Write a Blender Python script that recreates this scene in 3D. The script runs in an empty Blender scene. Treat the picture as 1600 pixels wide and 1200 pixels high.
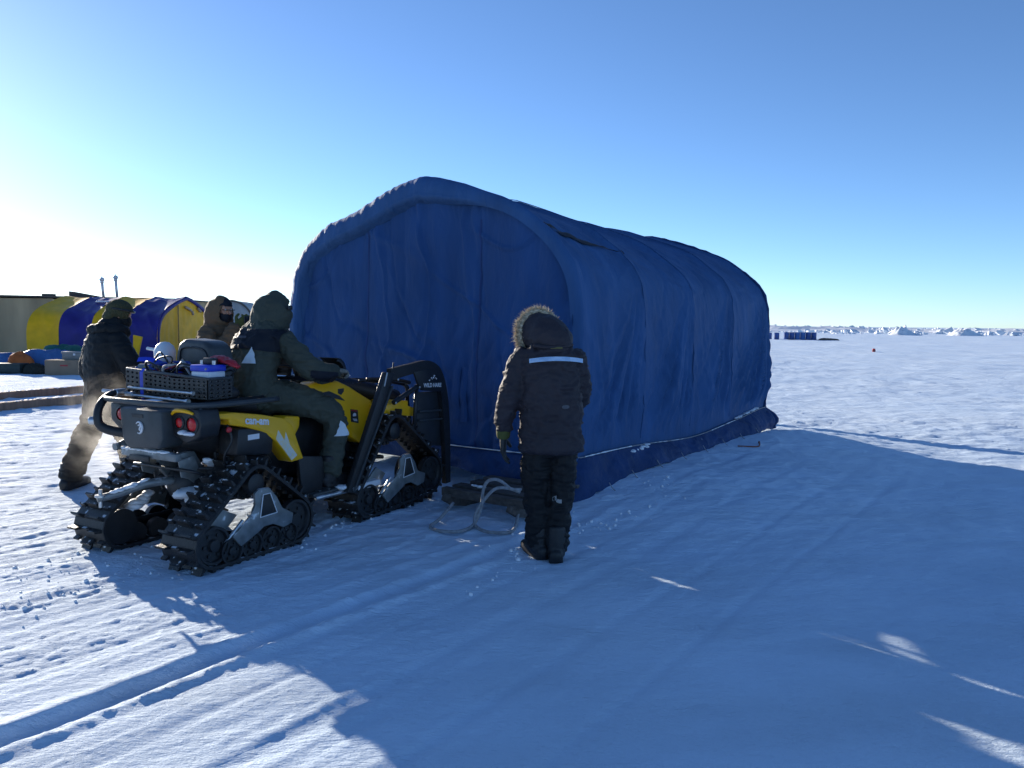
import bpy, bmesh, math, random
import numpy as np
from mathutils import Vector, Matrix
from mathutils.bvhtree import BVHTree
random.seed(7); RNG = np.random.default_rng(11)
scene = bpy.context.scene
COL = scene.collection
A = lambda *v: np.array(v, float)
def nrm(v):
    v = np.asarray(v, float); return v/np.linalg.norm(v)

# ------------------------------------------------------------------ noise
def _h(ix, iy, iz, seed):
    n = (ix*374761393 + iy*668265263 + iz*2147483647 + seed*974711) & 0xffffffff
    n = ((n ^ (n >> 13))*1274126177) & 0xffffffff
    n = ((n ^ (n >> 16))*2246822519) & 0xffffffff
    return ((n ^ (n >> 15)) & 0xffff)/32767.5 - 1.0
def noise(x, y=0., z=0., seed=0):
    x, y, z = np.broadcast_arrays(np.asarray(x, float), np.asarray(y, float), np.asarray(z, float))
    fx, fy, fz = np.floor(x), np.floor(y), np.floor(z)
    ix, iy, iz = fx.astype(np.int64), fy.astype(np.int64), fz.astype(np.int64)
    u, v, w = x-fx, y-fy, z-fz
    u, v, w = [t*t*t*(t*(t*6-15)+10) for t in (u, v, w)]
    r = 0
    for a in (0, 1):
        for b in (0, 1):
            for c in (0, 1):
                r = r + _h(ix+a, iy+b, iz+c, seed)*(u if a else 1-u)*(v if b else 1-v)*(w if c else 1-w)
    return r
def fbm(x, y=0., z=0., o=4, seed=0):
    r, a, f = 0, 1., 1.
    for i in range(o):
        r = r + a*noise(x*f, y*f, z*f, seed+i*17); a *= .5; f *= 2.03
    return r
def ridge(x, y=0., z=0., seed=0):
    return 1-2*np.abs(noise(x, y, z, seed))
def crease(x, y=0., z=0., seed=0, w=.10):
    return np.exp(-(noise(x, y, z, seed)/w)**2)
def sst(a, b, x):
    t = np.clip((x-a)/(b-a), 0, 1); return t*t*(3-2*t)

# ------------------------------------------------------------------ materials
MATS = {}
def mat(name, col, rough=.6, var=.15, vscale=6., bump=0., bscale=60., metal=0., spec=.5, col2=None, sheen=0., stretch=None, detail=4., trans=0.):
    if name in MATS: return MATS[name]
    m = bpy.data.materials.new(name); m.use_nodes = True
    nt = m.node_tree; b = nt.nodes['Principled BSDF']
    tc = nt.nodes.new('ShaderNodeTexCoord')
    mp = nt.nodes.new('ShaderNodeMapping'); nt.links.new(tc.outputs['Object'], mp.inputs[0])
    if stretch: mp.inputs['Scale'].default_value = stretch
    n = nt.nodes.new('ShaderNodeTexNoise'); n.inputs['Scale'].default_value = vscale; n.inputs['Detail'].default_value = detail
    nt.links.new(mp.outputs[0], n.inputs['Vector'])
    r = nt.nodes.new('ShaderNodeValToRGB')
    r.color_ramp.elements[0].position = .3; r.color_ramp.elements[1].position = .7
    c = A(*col); c2 = A(*col2) if col2 else c*(1+var)
    r.color_ramp.elements[0].color = (*(np.clip(c*(1-var), 0, 1)), 1); r.color_ramp.elements[1].color = (*np.clip(c2, 0, 1), 1)
    nt.links.new(n.outputs['Fac'], r.inputs[0]); nt.links.new(r.outputs[0], b.inputs['Base Color'])
    b.inputs['Roughness'].default_value = rough; b.inputs['Metallic'].default_value = metal
    b.inputs['Specular IOR Level'].default_value = spec
    if sheen: b.inputs['Sheen Weight'].default_value = sheen
    if bump:
        n2 = nt.nodes.new('ShaderNodeTexNoise'); n2.inputs['Scale'].default_value = bscale; n2.inputs['Detail'].default_value = 5
        nt.links.new(mp.outputs[0], n2.inputs['Vector'])
        bp = nt.nodes.new('ShaderNodeBump'); bp.inputs['Strength'].default_value = bump; bp.inputs['Distance'].default_value = .01
        nt.links.new(n2.outputs['Fac'], bp.inputs['Height']); nt.links.new(bp.outputs[0], b.inputs['Normal'])
    MATS[name] = m; return m

def dust(m, scale=28, lo=.60, hi=.70, col=(.80, .82, .85), up=.2):
    """snow powder clinging in patches, more on faces that look up"""
    nt = m.node_tree; b = nt.nodes['Principled BSDF']; src = b.inputs['Base Color'].links[0].from_socket
    tc = [x for x in nt.nodes if x.type == 'TEX_COORD'][0]
    n = nt.nodes.new('ShaderNodeTexNoise'); n.inputs['Scale'].default_value = scale; n.inputs['Detail'].default_value = 6; nt.links.new(tc.outputs['Object'], n.inputs['Vector'])
    ge = nt.nodes.new('ShaderNodeNewGeometry'); sx = nt.nodes.new('ShaderNodeSeparateXYZ'); nt.links.new(ge.outputs['Normal'], sx.inputs[0])
    ma = nt.nodes.new('ShaderNodeMath'); ma.operation = 'MULTIPLY_ADD'; ma.inputs[1].default_value = up; nt.links.new(sx.outputs['Z'], ma.inputs[0]); nt.links.new(n.outputs['Fac'], ma.inputs[2])
    mr = nt.nodes.new('ShaderNodeMapRange'); mr.inputs['From Min'].default_value = lo; mr.inputs['From Max'].default_value = hi; nt.links.new(ma.outputs[0], mr.inputs['Value'])
    mx = nt.nodes.new('ShaderNodeMix'); mx.data_type = 'RGBA'; nt.links.new(mr.outputs[0], mx.inputs['Factor']); nt.links.new(src, mx.inputs['A']); mx.inputs['B'].default_value = (*col, 1)
    nt.links.new(mx.outputs['Result'], b.inputs['Base Color']); return m

def cloth(name, col, weave=900., rough=.75, var=.2, fold=.25, fscale=9., sheen=.0, stretch=None):
    """woven fabric: colour variation, fine thread and soft crumple"""
    m = mat(name, col, rough, var, 3., 0, spec=.25, sheen=sheen, stretch=stretch)
    nt = m.node_tree; b = nt.nodes['Principled BSDF']
    mp = [x for x in nt.nodes if x.type == 'MAPPING'][0]
    n1 = nt.nodes.new('ShaderNodeTexNoise'); n1.inputs['Scale'].default_value = fscale; n1.inputs['Detail'].default_value = 6; n1.inputs['Distortion'].default_value = .6
    n2 = nt.nodes.new('ShaderNodeTexNoise'); n2.inputs['Scale'].default_value = weave; n2.inputs['Detail'].default_value = 1
    for n in (n1, n2): nt.links.new(mp.outputs[0], n.inputs['Vector'])
    b1 = nt.nodes.new('ShaderNodeBump'); b1.inputs['Strength'].default_value = fold; b1.inputs['Distance'].default_value = .05
    b2 = nt.nodes.new('ShaderNodeBump'); b2.inputs['Strength'].default_value = .12; b2.inputs['Distance'].default_value = .002
    nt.links.new(n1.outputs['Fac'], b1.inputs['Height']); nt.links.new(n2.outputs['Fac'], b2.inputs['Height'])
    nt.links.new(b1.outputs[0], b2.inputs['Normal']); nt.links.new(b2.outputs[0], b.inputs['Normal'])
    return m

SNOWCOL = (.86, .87, .88)
def snow_material():
    m = bpy.data.materials.new('snow_ground'); m.use_nodes = True
    nt = m.node_tree; b = nt.nodes['Principled BSDF']; N = nt.nodes.new; Lk = nt.links.new
    tc = N('ShaderNodeTexCoord')
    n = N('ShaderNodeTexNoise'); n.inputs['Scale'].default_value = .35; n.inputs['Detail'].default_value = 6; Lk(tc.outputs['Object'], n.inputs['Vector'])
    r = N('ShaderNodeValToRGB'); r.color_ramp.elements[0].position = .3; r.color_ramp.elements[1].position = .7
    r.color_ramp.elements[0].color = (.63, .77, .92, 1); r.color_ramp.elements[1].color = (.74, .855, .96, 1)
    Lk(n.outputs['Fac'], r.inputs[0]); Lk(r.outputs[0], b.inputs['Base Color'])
    b.inputs['Roughness'].default_value = .75; b.inputs['Specular IOR Level'].default_value = .12
    prev = None
    for sc, st, di, s3, det in ((1.6, .5, .10, (1., 2.4, 1), 6), (8., .6, .06, (1, 1.9, 1), 7), (50., .5, .013, (1, 1.3, 1), 5), (260., .3, .003, (1, 1, 1), 2)):
        mp = N('ShaderNodeMapping'); mp.inputs['Rotation'].default_value = (0, 0, math.radians(-20)); mp.inputs['Scale'].default_value = s3
        Lk(tc.outputs['Object'], mp.inputs[0])
        k = N('ShaderNodeTexNoise'); k.inputs['Scale'].default_value = sc; k.inputs['Detail'].default_value = det; k.inputs['Roughness'].default_value = .72
        Lk(mp.outputs[0], k.inputs['Vector'])
        bp = N('ShaderNodeBump'); bp.inputs['Strength'].default_value = st; bp.inputs['Distance'].default_value = di
        if sc in (8., 50.):                                   # wind-scoured patches between smoother crust
            pn = N('ShaderNodeTexNoise'); pn.inputs['Scale'].default_value = .9 if sc < 10 else 1.7; pn.inputs['Detail'].default_value = 4; Lk(mp.outputs[0], pn.inputs['Vector'])
            pr = N('ShaderNodeMapRange'); pr.inputs['From Min'].default_value = .38; pr.inputs['From Max'].default_value = .64; pr.inputs['To Min'].default_value = st*.6; pr.inputs['To Max'].default_value = st*1.1
            Lk(pn.outputs['Fac'], pr.inputs['Value']); Lk(pr.outputs[0], bp.inputs['Strength'])
        Lk(k.outputs['Fac'], bp.inputs['Height'])
        if prev: Lk(prev.outputs[0], bp.inputs['Normal'])
        prev = bp
    Lk(prev.outputs[0], b.inputs['Normal'])
    return m

# ------------------------------------------------------------------ mesh builder
class MB:
    def __init__(s): s.v, s.f, s.n = [], [], 0
    def add(s, v, f):
        v = np.asarray(v, float).reshape(-1, 3); s.v.append(v)
        s.f += [tuple(i+s.n for i in q) for q in f]; s.n += len(v); return s
    def box(s, c, d, R=None, bev=0., seg=2):
        bm = bmesh.new(); bmesh.ops.create_cube(bm, size=1)
        for q in bm.verts: q.co = Vector((q.co.x*d[0], q.co.y*d[1], q.co.z*d[2]))
        if bev: bmesh.ops.bevel(bm, geom=bm.edges[:], offset=bev, segments=seg, affect='EDGES', profile=.5)
        return s._bm(bm, c, R)
    def _bm(s, bm, c=(0, 0, 0), R=None):
        bm.verts.index_update()
        v = np.array([q.co[:] for q in bm.verts]); f = [[q.index for q in p.verts] for p in bm.faces]; bm.free()
        if R is not None: v = v@np.asarray(R).T
        return s.add(v+np.asarray(c, float), f)
    def rings(s, R, closed=True, cap=True, loop=False):
        """R: list of equal rings of points"""
        n, k = len(R), len(R[0]); f = []
        for i in range(n if loop else n-1):
            j = (i+1) % n
            for a in range(k if closed else k-1):
                b = (a+1) % k; f.append((i*k+a, i*k+b, j*k+b, j*k+a))
        if cap and not loop and closed:
            f.append(tuple(reversed(range(k)))); f.append(tuple((n-1)*k+a for a in range(k)))
        return s.add(np.concatenate([np.asarray(r) for r in R]), f)
    def tube(s, path, r, seg=10, smooth=0, closed=False):
        P = np.asarray(path, float); r = np.broadcast_to(np.asarray(r, float), (len(P),)).copy()
        if smooth: P, r = catmull(P, r, smooth, closed)
        n = len(P)
        T = np.gradient(P, axis=0) if not closed else np.roll(P, -1, 0)-np.roll(P, 1, 0)
        T = T/np.maximum(np.linalg.norm(T, axis=1, keepdims=True), 1e-9)
        u = np.cross(T[0], A(0, 0, 1) if abs(T[0][2]) < .9 else A(1, 0, 0)); u = nrm(u)
        an = np.linspace(0, 2*math.pi, seg, endpoint=False); R = []
        for i in range(n):
            u = nrm(u-T[i]*(u@T[i])); w = np.cross(T[i], u)
            R.append(P[i]+r[i]*(np.outer(np.cos(an), u)+np.outer(np.sin(an), w)))
        return s.rings(R, loop=closed)
    def ell(s, pts, a, b, side, seg=18, smooth=3, capr=.6, power=2.):
        """elliptical loft with rounded ends; a along side, b across it"""
        P = np.asarray(pts, float); a = np.broadcast_to(np.asarray(a, float), (len(P),)); b = np.broadcast_to(np.asarray(b, float), (len(P),))
        Q, ab = catmull(P, np.stack([a, b], 1), smooth)
        T = np.gradient(Q, axis=0); T = T/np.linalg.norm(T, axis=1, keepdims=True)
        side = np.asarray(side, float); an = np.linspace(0, 2*math.pi, seg, endpoint=False)
        ca, sa = np.cos(an), np.sin(an); e = 2/power
        ca, sa = np.sign(ca)*np.abs(ca)**e, np.sign(sa)*np.abs(sa)**e
        R = []
        def ring(p, t, x, y):
            u = nrm(side-t*(side@t)); w = np.cross(t, u)
            return p+np.outer(ca*x, u)+np.outer(sa*y, w)
        for k in (80, 55, 30): th = math.radians(k); R.append(ring(Q[0]-T[0]*min(ab[0])*capr*math.sin(th), T[0], ab[0, 0]*math.cos(th), ab[0, 1]*math.cos(th)))
        for p, t, (x, y) in zip(Q, T, ab): R.append(ring(p, t, x, y))
        for k in (30, 55, 80): th = math.radians(k); R.append(ring(Q[-1]+T[-1]*min(ab[-1])*capr*math.sin(th), T[-1], ab[-1, 0]*math.cos(th), ab[-1, 1]*math.cos(th)))
        return s.rings(R)
    def ball(s, c, r, R=None, u=20, v=12):
        bm = bmesh.new(); bmesh.ops.create_uvsphere(bm, u_segments=u, v_segments=v, radius=1)
        r = np.broadcast_to(np.asarray(r, float), (3,))
        for q in bm.verts: q.co = Vector((q.co.x*r[0], q.co.y*r[1], q.co.z*r[2]))
        return s._bm(bm, c, R)
    def cyl(s, p, q, r, r2=None, seg=20, bev=0.):
        p, q = A(*p), A(*q); t = nrm(q-p); r2 = r if r2 is None else r2
        u = nrm(np.cross(t, A(0, 0, 1) if abs(t[2]) < .9 else A(1, 0, 0))); w = np.cross(t, u)
        an = np.linspace(0, 2*math.pi, seg, endpoint=False); d = np.outer(np.cos(an), u)+np.outer(np.sin(an), w)
        R = [p+d*r, q+d*r2] if not bev else [p+d*(r-bev), p+t*bev+d*r, q-t*bev+d*r2, q+d*(r2-bev)]
        return s.rings(R)
    def lathe(s, p, axis, prof, seg=24):
        p = A(*p); t = nrm(axis); u = nrm(np.cross(t, A(0, 0, 1) if abs(t[2]) < .9 else A(1, 0, 0))); w = np.cross(t, u)
        an = np.linspace(0, 2*math.pi, seg, endpoint=False); d = np.outer(np.cos(an), u)+np.outer(np.sin(an), w)
        return s.rings([p+t*h+d*max(r, 1e-4) for h, r in prof])
    def prism(s, poly, axis, lo, hi, bev=0., seg=2):
        """polygon in the two other axes, extruded along axis (0,1,2) from lo to hi"""
        bm = bmesh.new(); o = [i for i in range(3) if i != axis]
        vs = []
        for p in poly:
            c = [0, 0, 0]; c[o[0]], c[o[1]] = p; c[axis] = lo; vs.append(bm.verts.new(c))
        fc = bm.faces.new(vs); ex = bmesh.ops.extrude_face_region(bm, geom=[fc])
        for q in ex['geom']:
            if isinstance(q, bmesh.types.BMVert): q.co[axis] = hi
        bmesh.ops.recalc_face_normals(bm, faces=bm.faces)
        if bev: bmesh.ops.bevel(bm, geom=bm.edges[:], offset=bev, segments=seg, affect='EDGES', profile=.5, clamp_overlap=True)
        return s._bm(bm)
    def grid(s, P):
        P = np.asarray(P, float); n, m = P.shape[:2]
        f = [(i*m+j, i*m+j+1, (i+1)*m+j+1, (i+1)*m+j) for i in range(n-1) for j in range(m-1)]
        return s.add(P.reshape(-1, 3), f)
    def data(s): return np.concatenate(s.v), s.f
    def warp(s, fn):
        s.v = [fn(np.concatenate(s.v))]; return s

def catmull(P, r, k, closed=False):
    P = np.asarray(P, float); r = np.asarray(r, float); n = len(P); oP, orr = [], []
    for i in range(n if closed else n-1):
        if closed: i0, i1, i2, i3 = (i-1) % n, i, (i+1) % n, (i+2) % n
        else: i0, i1, i2, i3 = max(i-1, 0), i, i+1, min(i+2, n-1)
        for j in range(k):
            t = j/k
            w = (-.5*t+t*t-.5*t**3, 1-2.5*t*t+1.5*t**3, .5*t+2*t*t-1.5*t**3, -.5*t*t+.5*t**3)
            oP.append(w[0]*P[i0]+w[1]*P[i1]+w[2]*P[i2]+w[3]*P[i3]); orr.append(r[i1]*(1-t)+r[i2]*t)
    if not closed: oP.append(P[-1]); orr.append(r[-1])
    return np.array(oP), np.array(orr)

def newmesh(name, v, f):
    me = bpy.data.meshes.new(name)
    me.from_pydata(np.asarray(v).tolist(), [], [tuple(q) for q in f]); me.update(); return me
def obj(name, mb, m, parent=None, smooth=None, loc=None, recalc=True):
    """link a builder (or mesh) as ONE object; smooth = auto-smooth angle in degrees"""
    if isinstance(mb, MB):
        v, f = mb.data(); me = newmesh(name, v, f)
        if recalc:
            bm = bmesh.new(); bm.from_mesh(me); bmesh.ops.recalc_face_normals(bm, faces=bm.faces); bm.to_mesh(me); bm.free()
    else: me = mb
    o = bpy.data.objects.new(name, me); COL.objects.link(o)
    for q in (m if isinstance(m, (list, tuple)) else [m]): me.materials.append(q)
    if smooth is not None:
        me.polygons.foreach_set('use_smooth', [True]*len(me.polygons))
        if smooth < 180: me.set_sharp_from_angle(angle=math.radians(smooth))
    if parent: o.parent = parent
    if loc is not None: o.location = loc
    return o
def tag(o, label=None, cat=None, group=None, kind=None):
    if label: o['label'] = label
    if cat: o['category'] = cat
    if group: o['group'] = group
    if kind: o['kind'] = kind
    return o
def empty(name, loc, rz=0., label=None, cat=None, group=None):
    o = bpy.data.objects.new(name, None); COL.objects.link(o); o.location = loc; o.rotation_euler = (0, 0, rz); o.empty_display_size = .2
    return tag(o, label, cat, group)
def copy_tree(o, parent=None):
    c = o.copy(); COL.objects.link(c)
    if parent: c.parent = parent
    for ch in list(o.children): copy_tree(ch, c)
    return c

def fuse(mb, vox, smooth=6, fac=.5):
    """one continuous skin over overlapping closed shapes"""
    v, f = mb.data(); me = newmesh('tmp', v, f)
    bm = bmesh.new(); bm.from_mesh(me); bmesh.ops.recalc_face_normals(bm, faces=bm.faces); bm.to_mesh(me); bm.free()
    o = bpy.data.objects.new('tmp', me); COL.objects.link(o)
    r = o.modifiers.new('r', 'REMESH'); r.mode = 'VOXEL'; r.voxel_size = vox
    if smooth:
        k = o.modifiers.new('s', 'SMOOTH'); k.iterations = smooth; k.factor = fac
    dg = bpy.context.evaluated_depsgraph_get()
    out = bpy.data.meshes.new_from_object(o.evaluated_get(dg)); bpy.data.objects.remove(o); bpy.data.meshes.remove(me)
    return out
def co(me):
    a = np.empty(len(me.vertices)*3); me.vertices.foreach_get('co', a); return a.reshape(-1, 3)
def setco(me, v): me.vertices.foreach_set('co', np.ascontiguousarray(v).ravel()); me.update()
def nor(me):
    a = np.empty(len(me.vertices)*3); me.vertices.foreach_get('normal', a); return a.reshape(-1, 3)
def wrinkle(me, amp, freq, zs=2.2, seed=0, fine=.35):
    v, n = co(me), nor(me); q = v*A(freq, freq, freq*zs)
    wq = q+.6*np.stack([noise(q[:, 0]*.7, q[:, 1]*.7, q[:, 2]*.7, seed+i) for i in (1, 2, 3)], 1)
    d = ridge(wq[:, 0], wq[:, 1], wq[:, 2], seed)*.7+noise(q[:, 0]*.4, q[:, 1]*.4, q[:, 2]*.4, seed+9)*.6
    d = d+fine*ridge(wq[:, 0]*2.3, wq[:, 1]*2.3, wq[:, 2]*2.3, seed+5)
    setco(me, v+n*(amp*(d-.2))[:, None]); return me
def delete_verts(me, mask):
    bm = bmesh.new(); bm.from_mesh(me); bm.verts.ensure_lookup_table()
    bmesh.ops.delete(bm, geom=[bm.verts[i] for i in np.nonzero(mask)[0]], context='VERTS'); bm.to_mesh(me); bm.free(); me.update(); return me
def bvh(me): return BVHTree.FromPolygons([q.co[:] for q in me.vertices], [p.vertices[:] for p in me.polygons])
def decal(tree, P, d, off=.004, thick=0.003):
    """grid of points P[n,m,3] thrown along d on to a surface, as a thin raised patch"""
    P = np.asarray(P, float); d = nrm(d); out = np.empty_like(P); last = None
    for i in range(P.shape[0]):
        for j in range(P.shape[1]):
            h = tree.ray_cast(Vector(P[i, j]), Vector(d))
            if h[0] is not None: last = (Vector(P[i, j])-h[0]).length
            out[i, j] = P[i, j]+d*((last if last is not None else .0)-off)
    return MB().grid(out)

def text_mesh(txt, size, extrude=.001, shear=0., spacing=1.0, bold=0.):
    c = bpy.data.curves.new('t', 'FONT'); c.body = txt; c.size = size; c.extrude = extrude; c.align_x = 'CENTER'; c.align_y = 'CENTER'; c.shear = shear; c.space_character = spacing; c.offset = bold
    o = bpy.data.objects.new('t', c); COL.objects.link(o); dg = bpy.context.evaluated_depsgraph_get()
    me = bpy.data.meshes.new_from_object(o.evaluated_get(dg)); bpy.data.objects.remove(o); return me
def place_mesh(me, o, x, y):
    """map mesh XY on to axes x,y at origin o"""
    v = co(me); x, y = nrm(x), nrm(y); z = np.cross(x, y)
    setco(me, A(*o)+np.outer(v[:, 0], x)+np.outer(v[:, 1], y)+np.outer(v[:, 2], z)); return me

# ------------------------------------------------------------------ camera, sun, sky
PITCH, ROLL = math.atan(95.3/1230), math.radians(.6)
cam = bpy.data.cameras.new('camera'); cam.sensor_width = 36; cam.lens = 36*1230/1600; cam.clip_end = 20000; cam.clip_start = .05
camo = bpy.data.objects.new('camera', cam); COL.objects.link(camo)
camo.matrix_world = Matrix.Translation((0, 0, 1.6)) @ Matrix.Rotation(math.pi/2-PITCH, 4, 'X') @ Matrix.Rotation(ROLL, 4, 'Z')
scene.camera = camo
SUN_AZ, SUN_EL = math.radians(-41), math.radians(13.2)     # azimuth clockwise from +Y
sun = bpy.data.lights.new('sun', 'SUN'); sun.energy = 4.3; sun.angle = math.radians(.5); sun.color = (1, .90, .76)
suno = bpy.data.objects.new('sun', sun); COL.objects.link(suno)
sd = Vector((math.sin(SUN_AZ)*math.cos(SUN_EL), math.cos(SUN_AZ)*math.cos(SUN_EL), math.sin(SUN_EL)))
suno.rotation_euler = sd.to_track_quat('Z', 'Y').to_euler(); suno.location = sd*50
w = bpy.data.worlds.new('World'); scene.world = w; w.use_nodes = True
bg = w.node_tree.nodes['Background']; sk = w.node_tree.nodes.new('ShaderNodeTexSky'); sk.sky_type = 'NISHITA'; sk.sun_disc = False
sk.sun_elevation = SUN_EL; sk.sun_rotation = SUN_AZ; sk.air_density = .62; sk.dust_density = .09; sk.ozone_density = 3.9; sk.altitude = 0
w.node_tree.links.new(sk.outputs[0], bg.inputs[0]); bg.inputs[1].default_value = .114
scene.view_settings.view_transform = 'Standard'; scene.view_settings.look = 'None'; scene.view_settings.exposure = 0.9
scene.cycles.max_bounces = 8; scene.cycles.volume_step_rate = 1.0; scene.cycles.volume_max_steps = 128
scene.cycles.use_denoising = True

# ------------------------------------------------------------------ snow ground
SD = nrm(A(.585, .811)); SP = A(.811, -.585)        # haul direction and its right-hand side
TN = A(.59, 6.97)                                     # near right corner of the blue tent
def gz(x, y):
    x, y = np.asarray(x, float), np.asarray(y, float)
    u, v = x*SP[0]+y*SP[1], x*SD[0]+y*SD[1]
    dist = np.hypot(x, y)
    z = .035*fbm(x*.22, y*.22, 0, 3, 3)*sst(3, 14, dist)
    # wind ripples (sastrugi), combed along the haul direction near the camera and across it farther off
    a, c = x*.94+y*.34, -x*.34+y*.94
    rg = fbm(a*1.1, c*2.6, 0, 4, 21)
    z = z+(.004+.012*sst(8, 30, dist))*(rg+.5*ridge(a*.8, c*2.2, 0, 5))
    z = z+.008*sst(2.5, 8, dist)*fbm(a*5, c*8, 0, 3, 44)
    z = z+.05*sst(25, 120, dist)*fbm(x*.11, y*.11, 0, 3, 8)
    far = sst(6, 16, dist)*(1+sst(15, 40, dist))
    z = z+far*(.026*np.maximum(0, ridge(a*2.1+.4*noise(a*.7, c*.7, 0, 9), c*5.0, 0, 6)-.35)+.020*np.maximum(0, fbm(a*5.1, c*10.5, 0, 3, 27)-.1)+.010*fbm(a*11, c*19, 0, 2, 28))*(.45+.55*sst(-.2, .4, noise(x*.35, y*.35, 0, 29)))
    # vehicle tracks: combed lines parallel to SD on the near left
    m = (1-sst(-1.9, -.8, u))*(1-.8*sst(-.9, .5, x))*sst(-9, -6.5, u)*(1-sst(7, 16, dist))
    comb = fbm(u*17, v*.45, 0, 4, 61)+.6*ridge(u*5.5, v*.25, 0, 62)
    z = z+m*.0042*comb
    brk = sst(.05, .5, noise(u*1.3, v*1.1, 0, 70)+.35*noise(u*6, v*6, 0, 71))
    z = z+m*brk*.006*np.maximum(0, fbm(x*27, y*27, 0, 3, 72))
    # the deep groove with its berm of clods
    g = u+3.25+.03*noise(v*.8, 0, 0, 33)
    fade = (1-sst(5.2, 6.4, v))*sst(-3, -1, v)
    z = z-.028*np.exp(-(g/.055)**4)*fade*sst(.2, 1., (6.4-v)/2)
    z = z+fade*.017*np.exp(-((g-.12)/.045)**2)*(1+.9*noise(v*5, u*5, 0, 35)+.6*np.maximum(0, fbm(x*22, y*22, 0, 2, 36)))
    z = z+fade*.008*np.exp(-((g+.10)/.045)**2)*(1+.5*noise(v*3, 0, 0, 37))
    for uc, wd, am in ((-4.75, .20, .018), (-2.55, .08, .008), (-5.3, .13, .012), (-2.0, .05, .006), (-1.55, .04, .004), (-3.9, .10, .010), (-2.9, .05, .007)):
        gg = (u-uc-.05*noise(v*.6, uc, 0, 38))/wd
        lum = np.maximum(0, fbm(x*24, y*24, 0, 3, int(40-uc*3))+.15)
        z = z+.45*am*np.exp(-gg**2)*lum*(1-sst(6, 9, dist)*.6)-.006*np.exp(-((gg-1.6)/.8)**2)*(1-sst(7, 12, dist))
    # trampled snow round the vehicle
    q = np.exp(-(((x+1.2)/2.2)**2+((y-6.2)/2.0)**2)**2)
    z = z+q*.007*fbm(x*7, y*7, 0, 3, 81)
    # smooth drift against the right-hand side of the tent
    rx, ry = x-TN[0], y-TN[1]; s, t = rx*(-.811)+ry*.585, rx*.585+ry*.811
    k = sst(-2.6, -.10, s)*(1-sst(.0, .5, s))*sst(-.9, 1.4, t)*(1-sst(4.6, 6.6, t))
    z = z+.17*k*(1+.12*noise(s*1.5, t*.8, 0, 78))
    pr = np.exp(-((s+.55)/.05)**2)*sst(.2, 1, t)*(1-sst(2.6, 3.6, t)); z = z-.010*pr
    return z
def axis(lo, hi, step, far, g, gb, fb):
    c = list(np.arange(lo, hi, step)); a, s = c[-1], step
    while a < far: s *= g; a += s; c.append(a)
    a, s = lo, step; b = []
    while a > -fb: s *= gb; a -= s; b.append(a)
    return np.array(b[::-1]+c)
gx = axis(-3.6, 2.6, .018, 6000, 1.016, 1.020, 6000); gy = axis(2.3, 7.2, .018, 6000, 1.0125, 1.12, 400)
Xg, Yg = np.meshgrid(gx, gy); Zg = gz(Xg, Yg)
Zg = Zg*(1-sst(800, 1500, np.hypot(Xg, Yg)))
me = bpy.data.meshes.new('snow_ground'); nx, ny = len(gx), len(gy)
V3 = np.stack([Xg, Yg, Zg], -1).reshape(-1, 3)
I = np.arange(nx*ny).reshape(ny, nx); Q = np.stack([I[:-1, :-1], I[:-1, 1:], I[1:, 1:], I[1:, :-1]], -1).reshape(-1)
me.vertices.add(len(V3)); me.vertices.foreach_set('co', V3.ravel()); me.loops.add(len(Q)); me.loops.foreach_set('vertex_index', Q.astype(np.int32))
me.polygons.add(len(Q)//4); me.polygons.foreach_set('loop_start', np.arange(0, len(Q), 4, dtype=np.int32)); me.update(calc_edges=True)
me.polygons.foreach_set('use_smooth', [True]*len(me.polygons))
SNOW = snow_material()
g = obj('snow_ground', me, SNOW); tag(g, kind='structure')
G = lambda x, y: float(gz(x, y))

# snow that lies on things
M_snow = mat('loose_snow', (.85, .86, .88), .6, .04, 20, .5, 80)
def snow_lump(name, pts, r, parent, seed=0, flat=.5):
    mb = MB(); rg = np.random.default_rng(seed)
    for p in pts:
        rr = r*(.6+.8*rg.random()); mb.ball(A(*p), (rr*(1+.6*rg.random()), rr*(1+.6*rg.random()), rr*flat), u=10, v=7)
    v, f = mb.data(); v = v+.25*r*np.stack([noise(*(v*A(30, 30, 30)).T, seed=k) for k in (1, 2, 3)], 1)
    return obj(name, MB().add(v, f), M_snow, parent, 180)

# crumbs of snow kicked up along the tracks: nobody could count them
mb = MB(); k = 0
while k < 600:
    u = RNG.choice([-3.08, -4.75, -4.7, -5.3, -3.08, -4.8])+RNG.normal()*.16; v = RNG.uniform(.4, 7.0)
    x, y = u*SP[0]+v*SD[0], u*SP[1]+v*SD[1]
    if y < 1.9 or x < -5: continue
    if noise(u*1.5, v*1.3, 0, 90) < -.1: continue
    r = .004+.013*RNG.random()**3
    bm = bmesh.new(); bmesh.ops.create_icosphere(bm, subdivisions=1, radius=r)
    for q in bm.verts: q.co *= RNG.uniform(.7, 1.25)
    mb._bm(bm, (x, y, G(x, y)+r*.25)); k += 1
tag(obj('snow_crumbs', mb, M_snow, None, 180), kind='stuff')

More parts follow.
